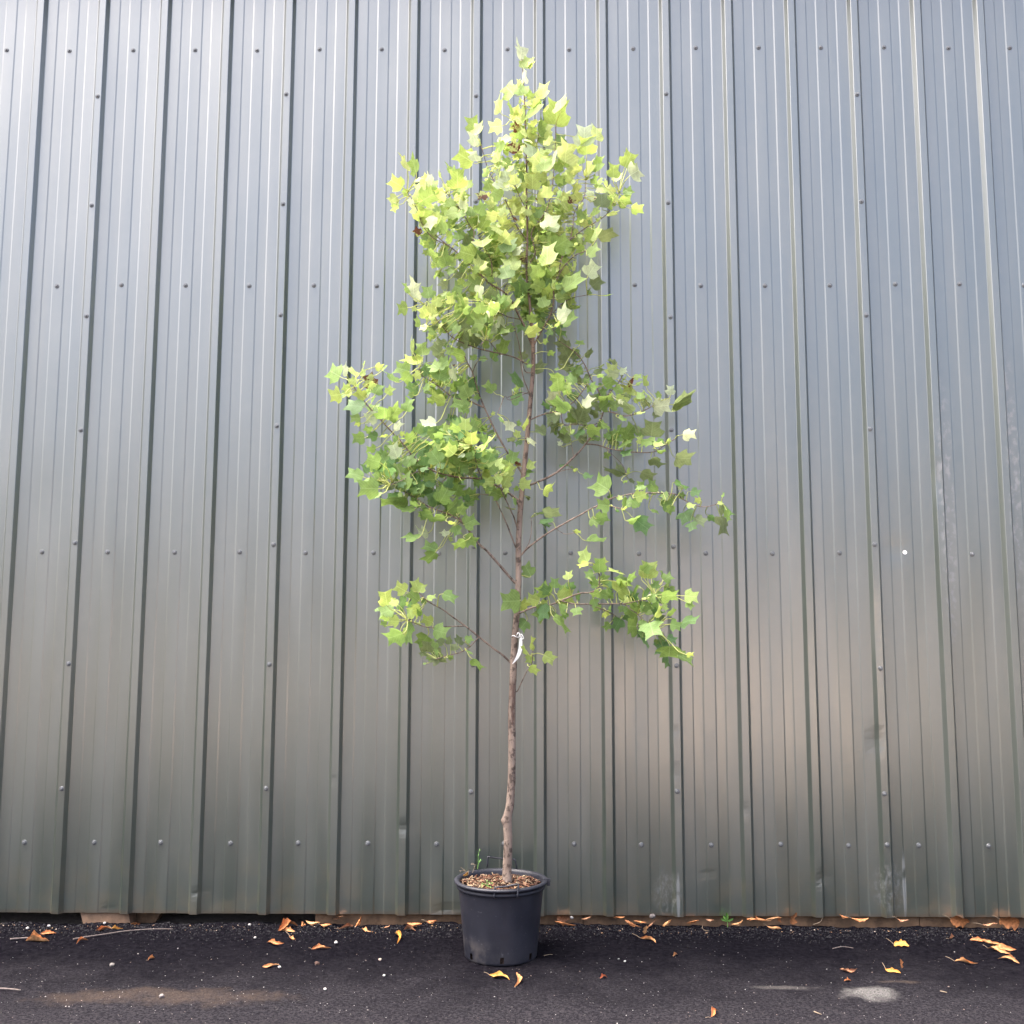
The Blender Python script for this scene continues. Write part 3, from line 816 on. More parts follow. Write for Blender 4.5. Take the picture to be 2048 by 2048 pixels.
# leaves read off the photograph: tile origin, then base x,y / tip x,y / tone / width
LV = {
(880,80): '''970 245 965 30 p .62;1010 340 1075 165 g .8;1065 330 1160 240 y .45;1010 500 1050 310 p .4;960 575 930 455 y .55;890 655 750 440 g 1.15;1000 655 890 490 g .85;1220 705 1265 490 y .72;1190 690 1150 565 p .3;720 860 665 660 y .62;885 865 770 725 g .45;990 1000 850 820 y .9;1060 940 1130 680 g .55;1385 1020 1420 780 g 1.3;1450 830 1425 670 y .85;1240 830 1370 755 y .4;740 1030 560 1050 y 1.0;955 1080 860 1010 b 1.0;420 1110 365 890 g .95;455 1130 475 980 y .75;430 1270 365 1070 p .75;930 1340 840 1210 b 1.0;1270 1285 1240 1045 p .85;1120 1415 1110 1210 p .8;1195 1150 1205 910 g .55;1730 1270 1725 975 p 1.0;1870 1190 1890 1010 y .85;1760 1365 1750 1235 g 1.9;1500 1470 1530 1185 y .85;1440 1260 1440 1120 d 1.0;440 1450 385 1285 p .8;390 1470 180 1410 g 1.25;725 1345 710 1185 g .65;700 1450 655 1310 y .85;835 1790 760 1520 p 1.0;905 1570 860 1420 g 1.2;1000 1695 990 1525 d .75;1240 1540 1090 1400 y 1.2;1300 1500 1270 1370 g 1.1;560 1625 520 1500 g .7;605 1795 540 1650 g 1.0;740 1880 590 1750 g 1.15;560 1860 415 1880 b .8;215 1645 110 1530 g .9;330 1790 210 1640 g 1.0;1110 1785 1110 1620 y 1.25;1640 1600 1600 1440 y .85;1870 1520 1925 1370 g .8;1830 1725 1880 1600 d .65;1330 1665 1330 1540 p .55;1580 1650 1560 1530 y 1.0;1480 1745 1430 1645 d 1.3;1700 1485 1680 1380 g .9;1780 1610 1800 1400 y .5;960 760 970 670 y .4;1370 1500 1370 1240 p .35;1100 1240 1000 1180 y .3;1060 1160 1080 1040 y .6;1010 1150 990 1040 y .6;1045 1000 1020 930 y .8;1080 640 1060 650 p .8''',
(760,280): '''325 365 235 155 y .3;440 395 375 185 g .55;265 565 105 495 g 1.15;335 650 260 580 g .8;570 560 570 380 p .45;500 690 445 435 y .6;725 665 620 650 g 1.6;600 650 515 520 g .75;525 705 435 800 g .95;385 765 335 695 p .95;690 855 640 765 g .9;730 445 680 365 y .5;805 605 755 510 y .5;875 435 800 290 g .32;935 575 930 410 g 1.45;965 705 1010 600 y .65;985 850 1050 640 p .5;870 810 785 690 g .85;930 865 730 920 g .7;960 1075 960 925 d 1.1;660 925 555 1085 p .65;485 1130 400 1055 b 1.0;800 1095 680 965 g .7;650 1250 580 1290 d 1.2;695 1405 510 1315 g .5;905 1445 760 1470 g .9;1130 1390 920 1370 g 1.2;1060 1250 1000 1150 o 1.2;1240 1275 1215 1115 y 1.45;1420 1060 1385 1170 y 1.2;1400 925 1260 895 y 1.0;1500 910 1450 785 y 1.05;1340 815 1280 700 y .85;1180 1685 1125 1475 y .55;400 1905 405 1655 p .7;345 1835 285 1690 g .5;590 1895 560 1720 g 1.0;985 1785 825 1695 g 1.2;805 1755 695 1690 o 1.0;1185 1765 1020 1660 g 1.0;1005 1665 880 1590 o 1.0;1205 1750 1165 1935 p .75;1530 1345 1560 1125 d .9;1700 1235 1600 1090 y .6;1640 1385 1640 1240 p .8;1600 1570 1520 1370 y 1.0;1540 1655 1470 1490 d 1.0;1250 1045 1150 975 d .95;1340 1190 1255 1080 d .85;1720 1490 1740 1310 b .5;885 1935 825 1865 g 1.0;1085 1505 970 1470 g .6;1330 1595 1240 1555 g 1.0;1440 1000 1390 1000 y .9;1660 1050 1560 1010 y .4;1650 960 1590 920 b .5;1390 330 1330 325 b .5;1500 700 1470 690 p .9;1640 780 1680 640 y .6;1620 870 1590 760 y .4;1700 880 1720 780 y .5;1180 985 1185 880 p .2''',
(1000,280): '''1160 370 1205 175 g .65;1355 450 1375 255 g .95;1395 495 1435 395 y .85;1265 555 1285 460 y .55;1500 325 1600 110 g 1.05;1530 305 1550 145 y .8;1560 425 1725 325 p 1.05;1495 655 1600 575 d 1.05;1480 635 1595 650 d .5;1440 745 1605 720 g .9;1580 825 1745 825 g .85;1290 890 1440 880 y .35;1390 745 1400 650 y .75;1225 805 1220 590 o 1.0;1295 805 1310 640 g .55;1100 725 1085 560 p .7;1160 570 1140 525 g 1.0;860 760 860 655 b 1.0;520 375 560 185 g .9;560 690 570 560 y 1.2;300 725 240 650 y 1.0;370 770 340 650 g 1.0;1130 905 1165 785 g .7;590 1085 625 915 p 1.3;460 935 470 805 d 1.05;840 865 825 770 g .85;330 905 330 800 y 1.0;1180 1175 1410 1065 o .75;1150 1185 1180 1015 y .5;1100 1080 1060 1270 g .9;1060 1375 1195 1255 g .7;560 1490 550 1195 y .75;655 1295 835 1225 g 1.3;740 1480 690 1615 y 1.7;770 1785 1015 1580 g .7;1055 1625 1170 1495 p 1.25;1105 1755 1235 1685 o 1.2;1060 1845 1110 1790 d 1.2;460 1650 430 1500 g 1.2;480 1645 600 1690 d 1.0;470 1645 370 1695 g .9;900 1560 920 1430 y .4;640 1790 660 1640 y .6;1250 1865 1355 1855 g .2;385 1840 395 1740 g 1.2;560 660 480 560 y .9;720 680 690 580 g .8;920 700 990 620 y .8;960 800 1000 740 y .5;1060 900 1030 910 y .5;1000 960 950 990 y .7;700 760 650 700 y .9;1080 1010 1060 950 d .8;1170 980 1220 900 y .5;840 1010 870 1010 y .5;880 1260 950 1240 y .5;1150 700 1120 710 b .4;450 730 420 690 b .5''',
(770,500): '''265 695 95 685 g 1.15;375 700 310 720 y 1.0;500 795 420 665 y 1.0;560 765 580 605 y .8;500 780 490 640 d .8;420 905 365 790 g .65;500 925 400 935 p .8;540 835 645 755 y .6;600 1005 515 930 g .75;785 935 750 735 g .9;990 875 890 795 g 1.3;1185 895 1040 845 g 1.15;1335 655 1210 795 p .75;1395 810 1310 1060 p .6;1400 700 1400 515 g 1.0;1550 695 1605 515 y .4;1480 965 1545 885 g 1.0;1705 905 1555 930 d .8;1740 855 1805 765 g 1.2;1700 1010 1870 890 y .7;1000 1095 845 1055 o 1.15;1150 755 1130 620 g 1.15;935 755 1005 635 g .6;790 645 780 545 y 1.15;935 685 955 585 d .8;1705 705 1650 535 d .85;1790 645 1815 500 g 1.0;335 1225 245 1085 y .55;455 1260 430 1085 g 1.05;660 1230 540 1125 o 1.0;640 1310 680 1150 o .8;960 1275 730 1185 g .7;1100 1295 1000 1300 g .8;1195 1175 1225 1060 g .9;1400 1235 1470 1045 g .8;1290 1315 1345 1185 d .85;1660 1315 1640 1190 o 1.1;1800 1470 1930 1320 o .8;435 1345 180 1325 y .35;285 1455 95 1390 g 1.0;300 1485 200 1610 g 1.05;420 1485 325 1545 y .95;390 1705 245 1580 d .65;650 1555 690 1350 g 1.0;800 1545 865 1385 p .6;1050 1715 1055 1475 d .6;1000 1765 920 1585 g 1.0;1300 1700 1185 1570 g .9;1620 1645 1510 1425 d .5;1520 1805 1685 1740 d .8;1560 1705 1595 1625 g .8;1530 1670 1555 1705 p .8;690 1745 550 1675 g .8;720 1825 505 1745 y .55;1085 1745 1140 1805 g .95;1000 1885 775 1820 g .7;1000 1895 900 1945 g 1.0;840 1385 780 1390 b .4;870 1495 780 1565 d 1.0;1210 1310 1120 1300 d .9;650 930 690 870 y .6;560 880 590 830 y .8;740 1110 640 1140 d 1.0;1070 330 1160 410 g .9;1290 330 1230 400 d .9;1500 480 1480 430 y 1.0''',
(980,480): '''830 705 865 595 y 1.0;830 965 955 775 p .7;870 1010 1070 890 g .7;680 705 755 635 y .5;645 855 600 765 g 1.25;790 1090 945 1130 d .6;745 1090 655 1130 d .75;920 1305 800 1205 o 1.1;1060 1370 960 1445 o 1.0;1080 1250 1085 1175 g 1.7;1140 1385 1265 1315 o .5;700 1345 785 1375 g .85;500 1505 425 1520 g .7;940 1535 805 1540 o .5;1110 1560 950 1550 g .7;885 1665 685 1645 g .7;1000 1645 1105 1680 d .5;920 1785 955 1685 y 1.0;860 1775 905 1685 g .8;1290 1625 1385 1640 g .65;1540 1615 1395 1590 o .8;1560 1595 1655 1545 p .7;1510 1485 1415 1405 o .5;1590 1695 1645 1615 y .35;1730 1645 1835 1620 g .65;1660 1755 1745 1620 b .3;960 1915 1000 1795 d .95;1195 1770 1305 1830 o .3;1340 1730 1290 1730 d .8;640 1230 700 1190 g .9;560 1130 600 1140 y .8;700 1060 760 1020 g .9;440 1470 480 1420 g .5''',
(1060,680): '''290 770 290 590 p 1.1;455 845 235 685 g .6;235 810 130 735 d .5;490 585 375 645 g .85;560 695 505 605 d 1.05;660 805 735 640 p .8;830 705 1025 680 g .65;965 805 1115 735 g .9;850 825 965 725 g .9;1060 725 1130 760 p .8;1245 850 1075 700 o .6;1095 645 1245 695 o .3;1430 735 1330 795 o .95;1400 715 1490 715 p .8;1420 675 1345 570 y .3;1565 650 1495 675 g 1.0;1485 805 1715 775 p 1.0;1690 655 1690 525 p 1.0;1730 770 2025 700 o .55;1280 890 1405 850 y .35;1500 860 1530 945 o 1.0;350 885 155 945 o .9;345 1015 165 1005 o .6;480 815 575 865 o .7;500 1005 575 885 o 1.0;600 1005 720 930 o .75;690 1065 880 1090 g .8;860 990 990 1085 g .5;185 1115 30 1060 o .8;0 1235 60 1165 p 1.4;380 1060 440 1135 g .95;485 1195 300 1150 o .6;370 1265 345 1205 p 1.0;645 1085 515 1175 d .4;1035 1245 865 1160 o .4;1070 1295 1240 1185 g .3;1150 1330 1155 1425 d 1.45;1455 1155 1450 985 o 1.7;1300 1115 1230 1000 o .5;1340 1245 1305 1130 y .95;1600 1215 1440 1240 d .5;1500 1285 1625 1235 y .5;1640 1225 1705 1185 y .8;1530 1345 1645 1335 g .5;1460 1420 1600 1550 o .75;1340 1585 1520 1650 o .75;1125 1595 840 1565 o .27;1130 1595 1010 1485 o .5;1170 1605 1185 1515 y .5;640 1615 765 1665 d .6;530 1585 475 1490 o .4;450 1505 330 1510 d .3;560 1555 505 1560 y .7;940 1795 745 1650 g 1.1;1190 1675 1270 1715 o .5;1120 1695 1185 1700 g .6;1330 1795 1320 1695 g 1.25;160 1795 320 1760 y .7;1070 935 1190 965 g .4;500 1120 530 1060 y .6;300 870 380 890 p .5''',
(1000,600): '''1345 808 1535 760 o .55;1415 1040 1525 1025 p .85;1360 1220 1520 1240 o .9;1190 1095 1060 1095 g .5''',
(1150,840): '''730 930 870 890 y 1.1;840 935 890 905 g 1.2;700 965 660 980 d .8;790 835 785 740 g 1.45;410 1030 240 1000 g 1.1;190 1190 310 1265 g 1.0;260 1185 425 1145 g 1.0;740 1205 905 1350 d 1.1;640 1215 830 1150 g .4;415 945 430 885 d 1.3;530 960 550 885 y 1.1;0 1330 85 1345 y .6;140 1450 395 1455 g .4;1110 915 1000 880 g .9;1140 960 980 990 o .8;1170 965 1205 895 o 1.0;1250 930 1320 875 g 1.1;1160 1030 1105 1135 g .95;1305 1105 1335 1240 d 1.6;1435 1180 1590 1240 o .85;1390 1235 1400 1340 d 1.4;1395 855 1520 895 d .9;1505 965 1425 960 y 1.0;1200 745 1375 850 d .2;1290 805 1225 820 p .8;1345 1020 1455 1035 y .6;1740 1035 1785 1155 o .7;1820 1085 1865 1235 g .5;1775 1020 1920 1165 d .3;1745 1160 1840 1390 o .5;1600 1150 1705 1195 d .85;1720 1005 1785 985 y .8;1770 925 1800 865 g .5;140 1710 85 1525 y .8;150 1715 20 1765 y .6;290 1765 290 1665 g 1.25;870 1895 880 1675 y 1.15;560 1070 640 1035 y .4;490 1080 540 1100 d .7''',
(1080,1060): '''715 505 710 345 g 1.2;850 490 1000 500 y .4;340 595 350 475 y .95;370 700 360 605 d 1.5;220 825 445 790 y 1.1;110 745 15 685 d 1.2;690 665 615 545 g .6;800 620 865 730 d .85;920 620 1120 675 g .45;710 745 600 805 g .9;720 755 840 815 g 1.0;640 830 680 945 g 1.05;430 940 450 1050 g 1.3;240 890 290 1035 g .6;30 895 60 1110 d .8;170 1050 405 1235 g .3;1100 865 1125 735 d 1.25;1380 700 1400 585 g 1.0;1460 805 1680 765 g .75;1740 790 1930 800 y .95;1770 870 1835 950 g 1.2;1700 1105 1925 1080 d .5;1570 1130 1690 1165 g 1.25;1260 855 1250 1020 d .95;1380 1035 1475 885 y .5;1480 900 1535 975 y .8;1450 1090 1450 1010 o 1.35;965 1070 885 1225 d .9;1010 1030 1080 1085 d 1.0;1155 1155 990 1150 g 1.45;1320 1120 1330 1260 g 1.75;1230 1085 1220 1190 g 1.05;1170 1200 1190 1310 d .5;1530 1290 1660 1340 d .85;1480 1330 1425 1540 d .8;1560 1390 1560 1590 g 1.2;1510 1520 1550 1665 d .6;1650 1505 1875 1590 g .5;1760 1495 1855 1480 y .7;50 1500 195 1585 y 1.05;1230 1290 1330 1425 d .17;1210 690 1175 680 p .6;1290 800 1380 790 p .5;1270 820 1220 830 y .6;170 1010 120 960 o .8''',
(740,1120): '''430 375 290 295 y 1.1;600 385 640 265 y 1.0;580 485 445 365 g .7;400 440 355 635 d .6;330 535 220 490 y .85;285 595 80 650 g .95;340 735 205 735 y 1.1;390 885 150 965 g .8;460 755 430 1045 g .5;540 520 435 585 d .85;595 575 440 655 y .85;750 745 605 690 y .95;690 460 805 425 y .6;650 465 640 545 g 1.1;880 405 1060 485 g .75;770 840 965 890 g 1.1;690 910 555 1070 g 1.15;880 1005 795 940 o 1.0;960 1005 930 900 o .9;1060 1005 1090 885 o .9;1020 1085 1000 980 o 1.05;1150 965 1245 920 g 1.0;835 1175 740 1130 o .85;800 1185 940 1210 o .5;940 1170 1015 1160 g .95;1230 1190 1380 1315 g .5;1170 1090 1235 1145 g .4;1790 490 1555 500 g 1.2;1930 190 1840 30 g 1.0;1880 730 1790 845 g 1.2;540 740 620 800 y .35''',
(0,0): '''1078 1202 1050 1194 y 1.0;1095 1190 1078 1166 g 1.1;1095 1215 1068 1240 g 1.0;1061 1311 1056 1330 y 1.0;1060 1334 1080 1346 y .8;1056 1307 1041 1287 y .5;1061 1297 1062 1268 y .25;1036 1215 1060 1200 y .8''',
(830,760): '''605 600 610 425 y .95;745 560 695 440 y .8;500 485 355 455 d .7;540 605 415 530 g .8;245 520 40 530 p .65;545 705 290 590 d .8;680 765 680 625 y 1.35;835 795 830 610 g .55;800 850 975 655 y .25;465 885 345 760 y 1.0;600 905 500 920 p .5;290 985 165 815 g 1.0;110 935 50 725 d .8;260 755 305 690 d .8;660 795 505 755 y .4;880 965 930 835 g 1.0;970 1115 895 1010 g 1.0;1160 995 1190 830 g 1.0;1100 1045 1080 935 y .95;1200 1005 1290 1020 b .6;1060 1265 1145 1115 y .9;1030 1225 965 1130 y .85;1290 1145 1425 1060 g .6;1360 1065 1420 955 y 1.0;1255 1240 1410 1260 y 1.05;970 1320 855 1300 g .8;620 1405 775 1345 g 1.2;590 1735 770 1645 g 1.0;300 1465 415 1300 g 1.1;400 1565 545 1440 g .9;200 1605 45 1640 g .85;355 1645 150 1715 g .5;440 1115 455 985 y .95;240 1195 70 1145 g 1.25;490 1205 500 1265 y 1.0;620 1115 745 1060 o .8;1060 505 995 440 g .5;1135 505 1135 630 p .95;930 420 950 370 y 1.0;1220 685 1245 585 y 1.0;1200 695 1085 720 o .5;1260 545 1230 475 g .85;1290 565 1410 445 y .35;1280 725 1185 775 d .85;850 1215 755 1210 d .6;1080 1300 1115 1365 y 1.0;1380 1425 1325 1395 o .8;1200 1545 1065 1540 o .2;1180 1430 1225 1525 g .5;1540 1590 1770 1605 o .5;1540 1590 1440 1610 d .4;1640 1700 1445 1690 d .4;1540 1720 1635 1775 d .6;560 1210 590 1250 g .8;1240 1290 1180 1330 g .8''',
(630,680): '''295 435 105 310 g 1.1;380 415 325 265 p .52;570 435 590 330 y .6;590 305 598 235 y .25;680 565 640 415 b 1.25;430 525 495 435 y 1.0;305 655 130 640 y 1.3;440 625 305 655 y .65;600 700 470 590 y .95;570 805 335 755 d .85;740 925 555 930 p 1.1;540 935 405 945 g .9;680 1085 575 1050 g .85;545 1005 465 1000 y .6;830 945 850 785 g 1.15;890 945 1025 755 g .8;1100 855 1150 675 g .8;920 865 920 795 y .5;960 1075 1035 955 p .7;590 1175 425 1180 g 1.0;745 1165 610 1130 d 1.0;1020 1130 1090 1120 y 1.0;1100 1205 1225 1115 g .9;985 1205 925 1140 g .85;870 1150 775 1158 y .3;985 1410 925 1215 p .8;775 1465 605 1430 g 1.1;725 1300 600 1320 g .8;900 1485 785 1345 g .8;950 1590 765 1540 d .7;570 1640 360 1580 g .75;755 1785 505 1790 g 1.1;770 1645 685 1580 g .85;960 1765 780 1750 o .7;940 1665 955 1550 p .4;1090 1795 1050 1550 g .75''',
(680,840): '''780 930 410 1035 g .45;700 885 535 900 d .6;890 1070 695 1110 g .5;720 1055 685 1040 g .7;930 1025 815 990 g .5;1050 1360 885 1345 p .85;930 1425 760 1370 g .5;1150 1560 975 1490 g .8;1140 1590 1010 1745 g .75;1290 1385 1210 1315 p .8;1380 1270 1425 1405 g 1.0;1500 1420 1675 1475 g 1.0;1500 1450 1335 1535 g .7;1310 1410 1350 1465 y .8;1300 1225 1400 1240 y .4;1430 1155 1445 1105 g .6;960 705 860 640 d .8''',
}
LEAVES = []
rg = random.Random(21)
for (ox, oy), txt in LV.items():
    s = 6.0
    if (ox, oy) == (1000, 600): s = 3.864
    if (ox, oy) == (0, 0): s = 1.0
    for e in txt.replace('\n', '').split(';'):
        q = e.split()
        a, b_, c, d = (float(t)/s for t in q[:4])
        LEAVES.append((ox+a, oy+b_, ox+c, oy+d, q[4], float(q[5])))
built = []
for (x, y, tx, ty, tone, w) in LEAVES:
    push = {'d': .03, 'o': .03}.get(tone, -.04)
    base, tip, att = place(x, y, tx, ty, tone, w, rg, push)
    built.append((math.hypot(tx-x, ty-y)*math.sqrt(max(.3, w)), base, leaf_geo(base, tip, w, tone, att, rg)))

# leaves that only fill the depth of the dense parts of the crown
ZONES = [(1060,370,90,115,'yyyg',171),(1040,540,100,100,'yyggg',206),(930,490,80,80,'gggd',101),(930,640,85,60,'ygggo',116),(880,770,70,40,'gggd',45),
         (860,920,100,60,'gggd',130),(930,900,70,60,'yggd',83),(800,960,70,40,'ggd',60),(1150,820,60,60,'goo',36),(1120,470,60,70,'ygg',92),(1095,600,60,60,'ggd',83),
         (880,1000,60,40,'ggd',45),(990,960,35,40,'ygg',36),(1050,250,25,70,'yyg',28),(880,420,50,50,'ygg',28),(1290,1180,60,40,'ygg',20),(1240,1220,50,30,'ygg',12),(1110,1200,50,30,'ygg',12),(1200,1160,30,40,'ygg',10),(1220,880,60,30,'gg',15),(1230,790,70,40,'ygg',20),(1300,1000,60,30,'gg',12),(800,1220,60,50,'ygg',17),(870,1310,40,25,'og',12),(740,780,60,50,'ygg',17),(840,410,50,50,'yyg',17),(1200,400,50,40,'yyg',12),(1150,740,50,40,'go',12),(1310,1230,40,50,'ggd',28)]
fill = []
for cx, cy, rx, ry, tn, n in ZONES:
    for i in range(n):
        a = rg.uniform(0, 6.283); r_ = math.sqrt(rg.random())
        px, py = cx + rx*r_*math.cos(a), cy + ry*r_*math.sin(a)
        nd = nearest(px, py, ALLN)
        d = math.hypot(nd[0]-px, nd[1]-py)
        if d > 75: continue
        an = math.atan2(py-nd[1], px-nd[0]) + rg.gauss(0, .9)
        ln = rg.uniform(10, 24)
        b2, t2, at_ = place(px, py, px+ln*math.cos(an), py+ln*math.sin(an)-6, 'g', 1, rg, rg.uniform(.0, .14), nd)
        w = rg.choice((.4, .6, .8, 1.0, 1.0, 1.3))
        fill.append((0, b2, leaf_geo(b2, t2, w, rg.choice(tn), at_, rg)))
built.sort(key=lambda q: -q[0])
def add_attrs(o, uv, cols):
    me = o.data
    lay = me.uv_layers.new(name='uv'); buf = []
    for l in me.loops: buf += list(uv[l.vertex_index])
    lay.data.foreach_set('uv', buf)
    set_tint(o, cols)
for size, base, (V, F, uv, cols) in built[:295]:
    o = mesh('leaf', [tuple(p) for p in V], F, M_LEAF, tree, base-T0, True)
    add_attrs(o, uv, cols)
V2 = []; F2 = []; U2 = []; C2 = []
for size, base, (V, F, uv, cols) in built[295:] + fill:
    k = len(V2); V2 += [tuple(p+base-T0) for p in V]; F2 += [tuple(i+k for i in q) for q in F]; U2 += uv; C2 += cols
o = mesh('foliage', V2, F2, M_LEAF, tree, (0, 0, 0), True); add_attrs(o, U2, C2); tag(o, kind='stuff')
print('leaves', len(built), 'fill', len(fill))
# ================================================================ SMALL THINGS
# white tag looped round the trunk
def ribbon(name, pts, w, th, mt, loc, wdir):
    mb = MB(); v = []; f = []
    for p, ww in pts:
        for a, b_ in ((-1, -1), (1, -1), (1, 1), (-1, 1)):
            v.append(Vector(p) + wdir[0]*(a*ww/2) + wdir[1]*(b_*th/2) - loc)
    for i in range(len(pts)-1):
        for k in range(4): f.append((i*4+k, i*4+(k+1) % 4, (i+1)*4+(k+1) % 4, (i+1)*4+k))
    f += [(3, 2, 1, 0), tuple((len(pts)-1)*4+k for k in range(4))]
    mb.add(v, f); return mb.build(name, mt, None, loc)
tz = at_y(1035, 1285, TY-.03)
tg = empty('plant_tag', tz); tag(tg, 'white plastic tag looped round the trunk below the lowest right branch', 'plant tag')
yv = TY - .030
pts = [(at_y(1039, 1268, yv), .006), (at_y(1042, 1274, yv-.004), .010), (at_y(1041.5, 1284, yv-.006), .013), (at_y(1041, 1296, yv-.006), .0165), (at_y(1038.5, 1306, yv-.004), .017), (at_y(1034.5, 1315, yv), .014), (at_y(1029, 1323, yv+.004), .008), (at_y(1024.5, 1328, yv+.006), .002)]
wv = (at_y(1060, 1300, yv)-at_y(1030, 1293, yv)).normalized()
o = ribbon('tail', pts, 0, .0012, M_WHITE, tz, (wv, Vector((0, 1, 0)))); o.parent = tg; o.location = (0, 0, 0)
tc = at_y(1031, 1273, TY)
mb = MB()
loop = [Vector((math.cos(a)*.0165, math.sin(a)*.0165, .004*math.sin(a*2))) + tc - tz for a in [2*math.pi*k/18 for k in range(19)]]
mb.tube(loop, [.0022]*19, 6)
kx = [at_y(1033, 1271, yv), at_y(1036, 1266, yv-.012), at_y(1040, 1268, yv-.014), at_y(1041, 1275, yv-.008)]
mb.tube(smoothpts([p-tz for p in kx], 4), [.0024]*13, 6)
kx = [at_y(1041, 1279, yv-.006), at_y(1047, 1277, yv-.012), at_y(1045, 1271, yv-.012), at_y(1042, 1268, yv-.006)]
mb.tube(smoothpts([p-tz for p in kx], 4), [.002]*13, 6)
mb.build('loop', M_WHITE, tg, smooth=True)

# weeds
def weed(loc, stems, label, col, leafl=.012, name='weed', hmat=None):
    rgw = random.Random(int(loc.x*1000))
    o = empty(name, loc); tag(o, label, 'weed')
    for st in stems:
        q = smoothpts([p-loc for p in st], 4)
        mb = MB(); mb.tube(q, [.0014 - .0007*i/len(q) for i in range(len(q))], 5); mb.build('stem', hmat or M_WEED, o)
        for i in range(2, len(q), 2):
            for s in (-1, 1):
                a = rgw.uniform(0, 6.28); l = leafl*rgw.uniform(.7, 1.3)
                d = Vector((math.cos(a), math.sin(a)*.6, .7)).normalized(); lt = d.cross(Vector((0, 0, 1))).normalized()
                V = [q[i], q[i]+d*l*.45+lt*l*.16, q[i]+d*l, q[i]+d*l*.45-lt*l*.16]
                mesh('leaf', [tuple(p) for p in V], [(0, 1, 2), (0, 2, 3)], col, o)
    return o
wy = PC.y + .10
weed(at_y(955, 1738, wy), [[at_y(955, 1738, wy), at_y(957, 1724, wy), at_y(956, 1712, wy), at_y(959, 1701, wy)], [at_y(956, 1728, wy), at_y(961, 1722, wy)]],
     'tiny green weed shoot growing at the back left of the pot', M_WEED, .012)
wy = PC.y + .02
weed(at_y(934, 1752, wy), [[at_y(936, 1750, wy), at_y(930, 1741, wy), at_y(921, 1735, wy)], [at_y(930, 1742, wy), at_y(924, 1741, wy), at_y(919, 1744, wy)], [at_y(936, 1750, wy), at_y(938, 1738, wy)], [at_y(945, 1745, wy), at_y(950, 1730, wy), at_y(942, 1729, wy)]],
     'dead grey sprig of weed drooping over the left rim of the pot', M_STRAW, .007, 'dead_weed', M_STRAW)
c = at_y(974, 1772, PC.y-.09)
weed(c, [[c, at_y(966, 1768, PC.y-.1), at_y(963, 1777, PC.y-.12)], [c, at_y(978, 1765, PC.y-.1), at_y(986, 1768, PC.y-.11)], [c, at_y(974, 1764, PC.y-.09)], [c, at_y(984, 1776, PC.y-.11)]],
     'low patch of pale green weed on the mulch beside the trunk foot', M_WEED, .011)
# seedling with broad leaves at the foot of the wall
c = at_z(1455, 1842, 0.012); c.y = -.03; c = at_y(1455, 1841, -.03)
wd = empty('weed', c); tag(wd, 'small bright green seedling with broad leaves at the foot of the wall', 'weed')
for tx, ty, wdt in ((1453, 1824, .015), (1441, 1836, .017), (1467, 1836, .016), (1449, 1842, .013), (1461, 1843, .012), (1446, 1830, .012)):
    t = at_y(tx, ty, -.03 - random.uniform(.0, .03)) - c
    a = t.normalized(); lt = a.cross(Vector((.1, .8, .6))).normalized(); l = t.length
    up = a.cross(lt)*.12*l
    V = [Vector((0, 0, 0)), a*l*.35+lt*wdt*.42+up, a*l*.7+lt*wdt*.45+up, a*l, a*l*.7-lt*wdt*.45+up, a*l*.35-lt*wdt*.42+up, a*l*.5-up*.3]
    mesh('leaf', [tuple(p) for p in V], [(0, 1, 6), (1, 2, 6), (2, 3, 6), (3, 4, 6), (4, 5, 6), (5, 0, 6)], M_WEED, wd)
mb = MB(); mb.tube([(0, 0, -.03), (0, 0, 0)], [.0016, .0012], 5); mb.build('stem', M_WEED, wd)

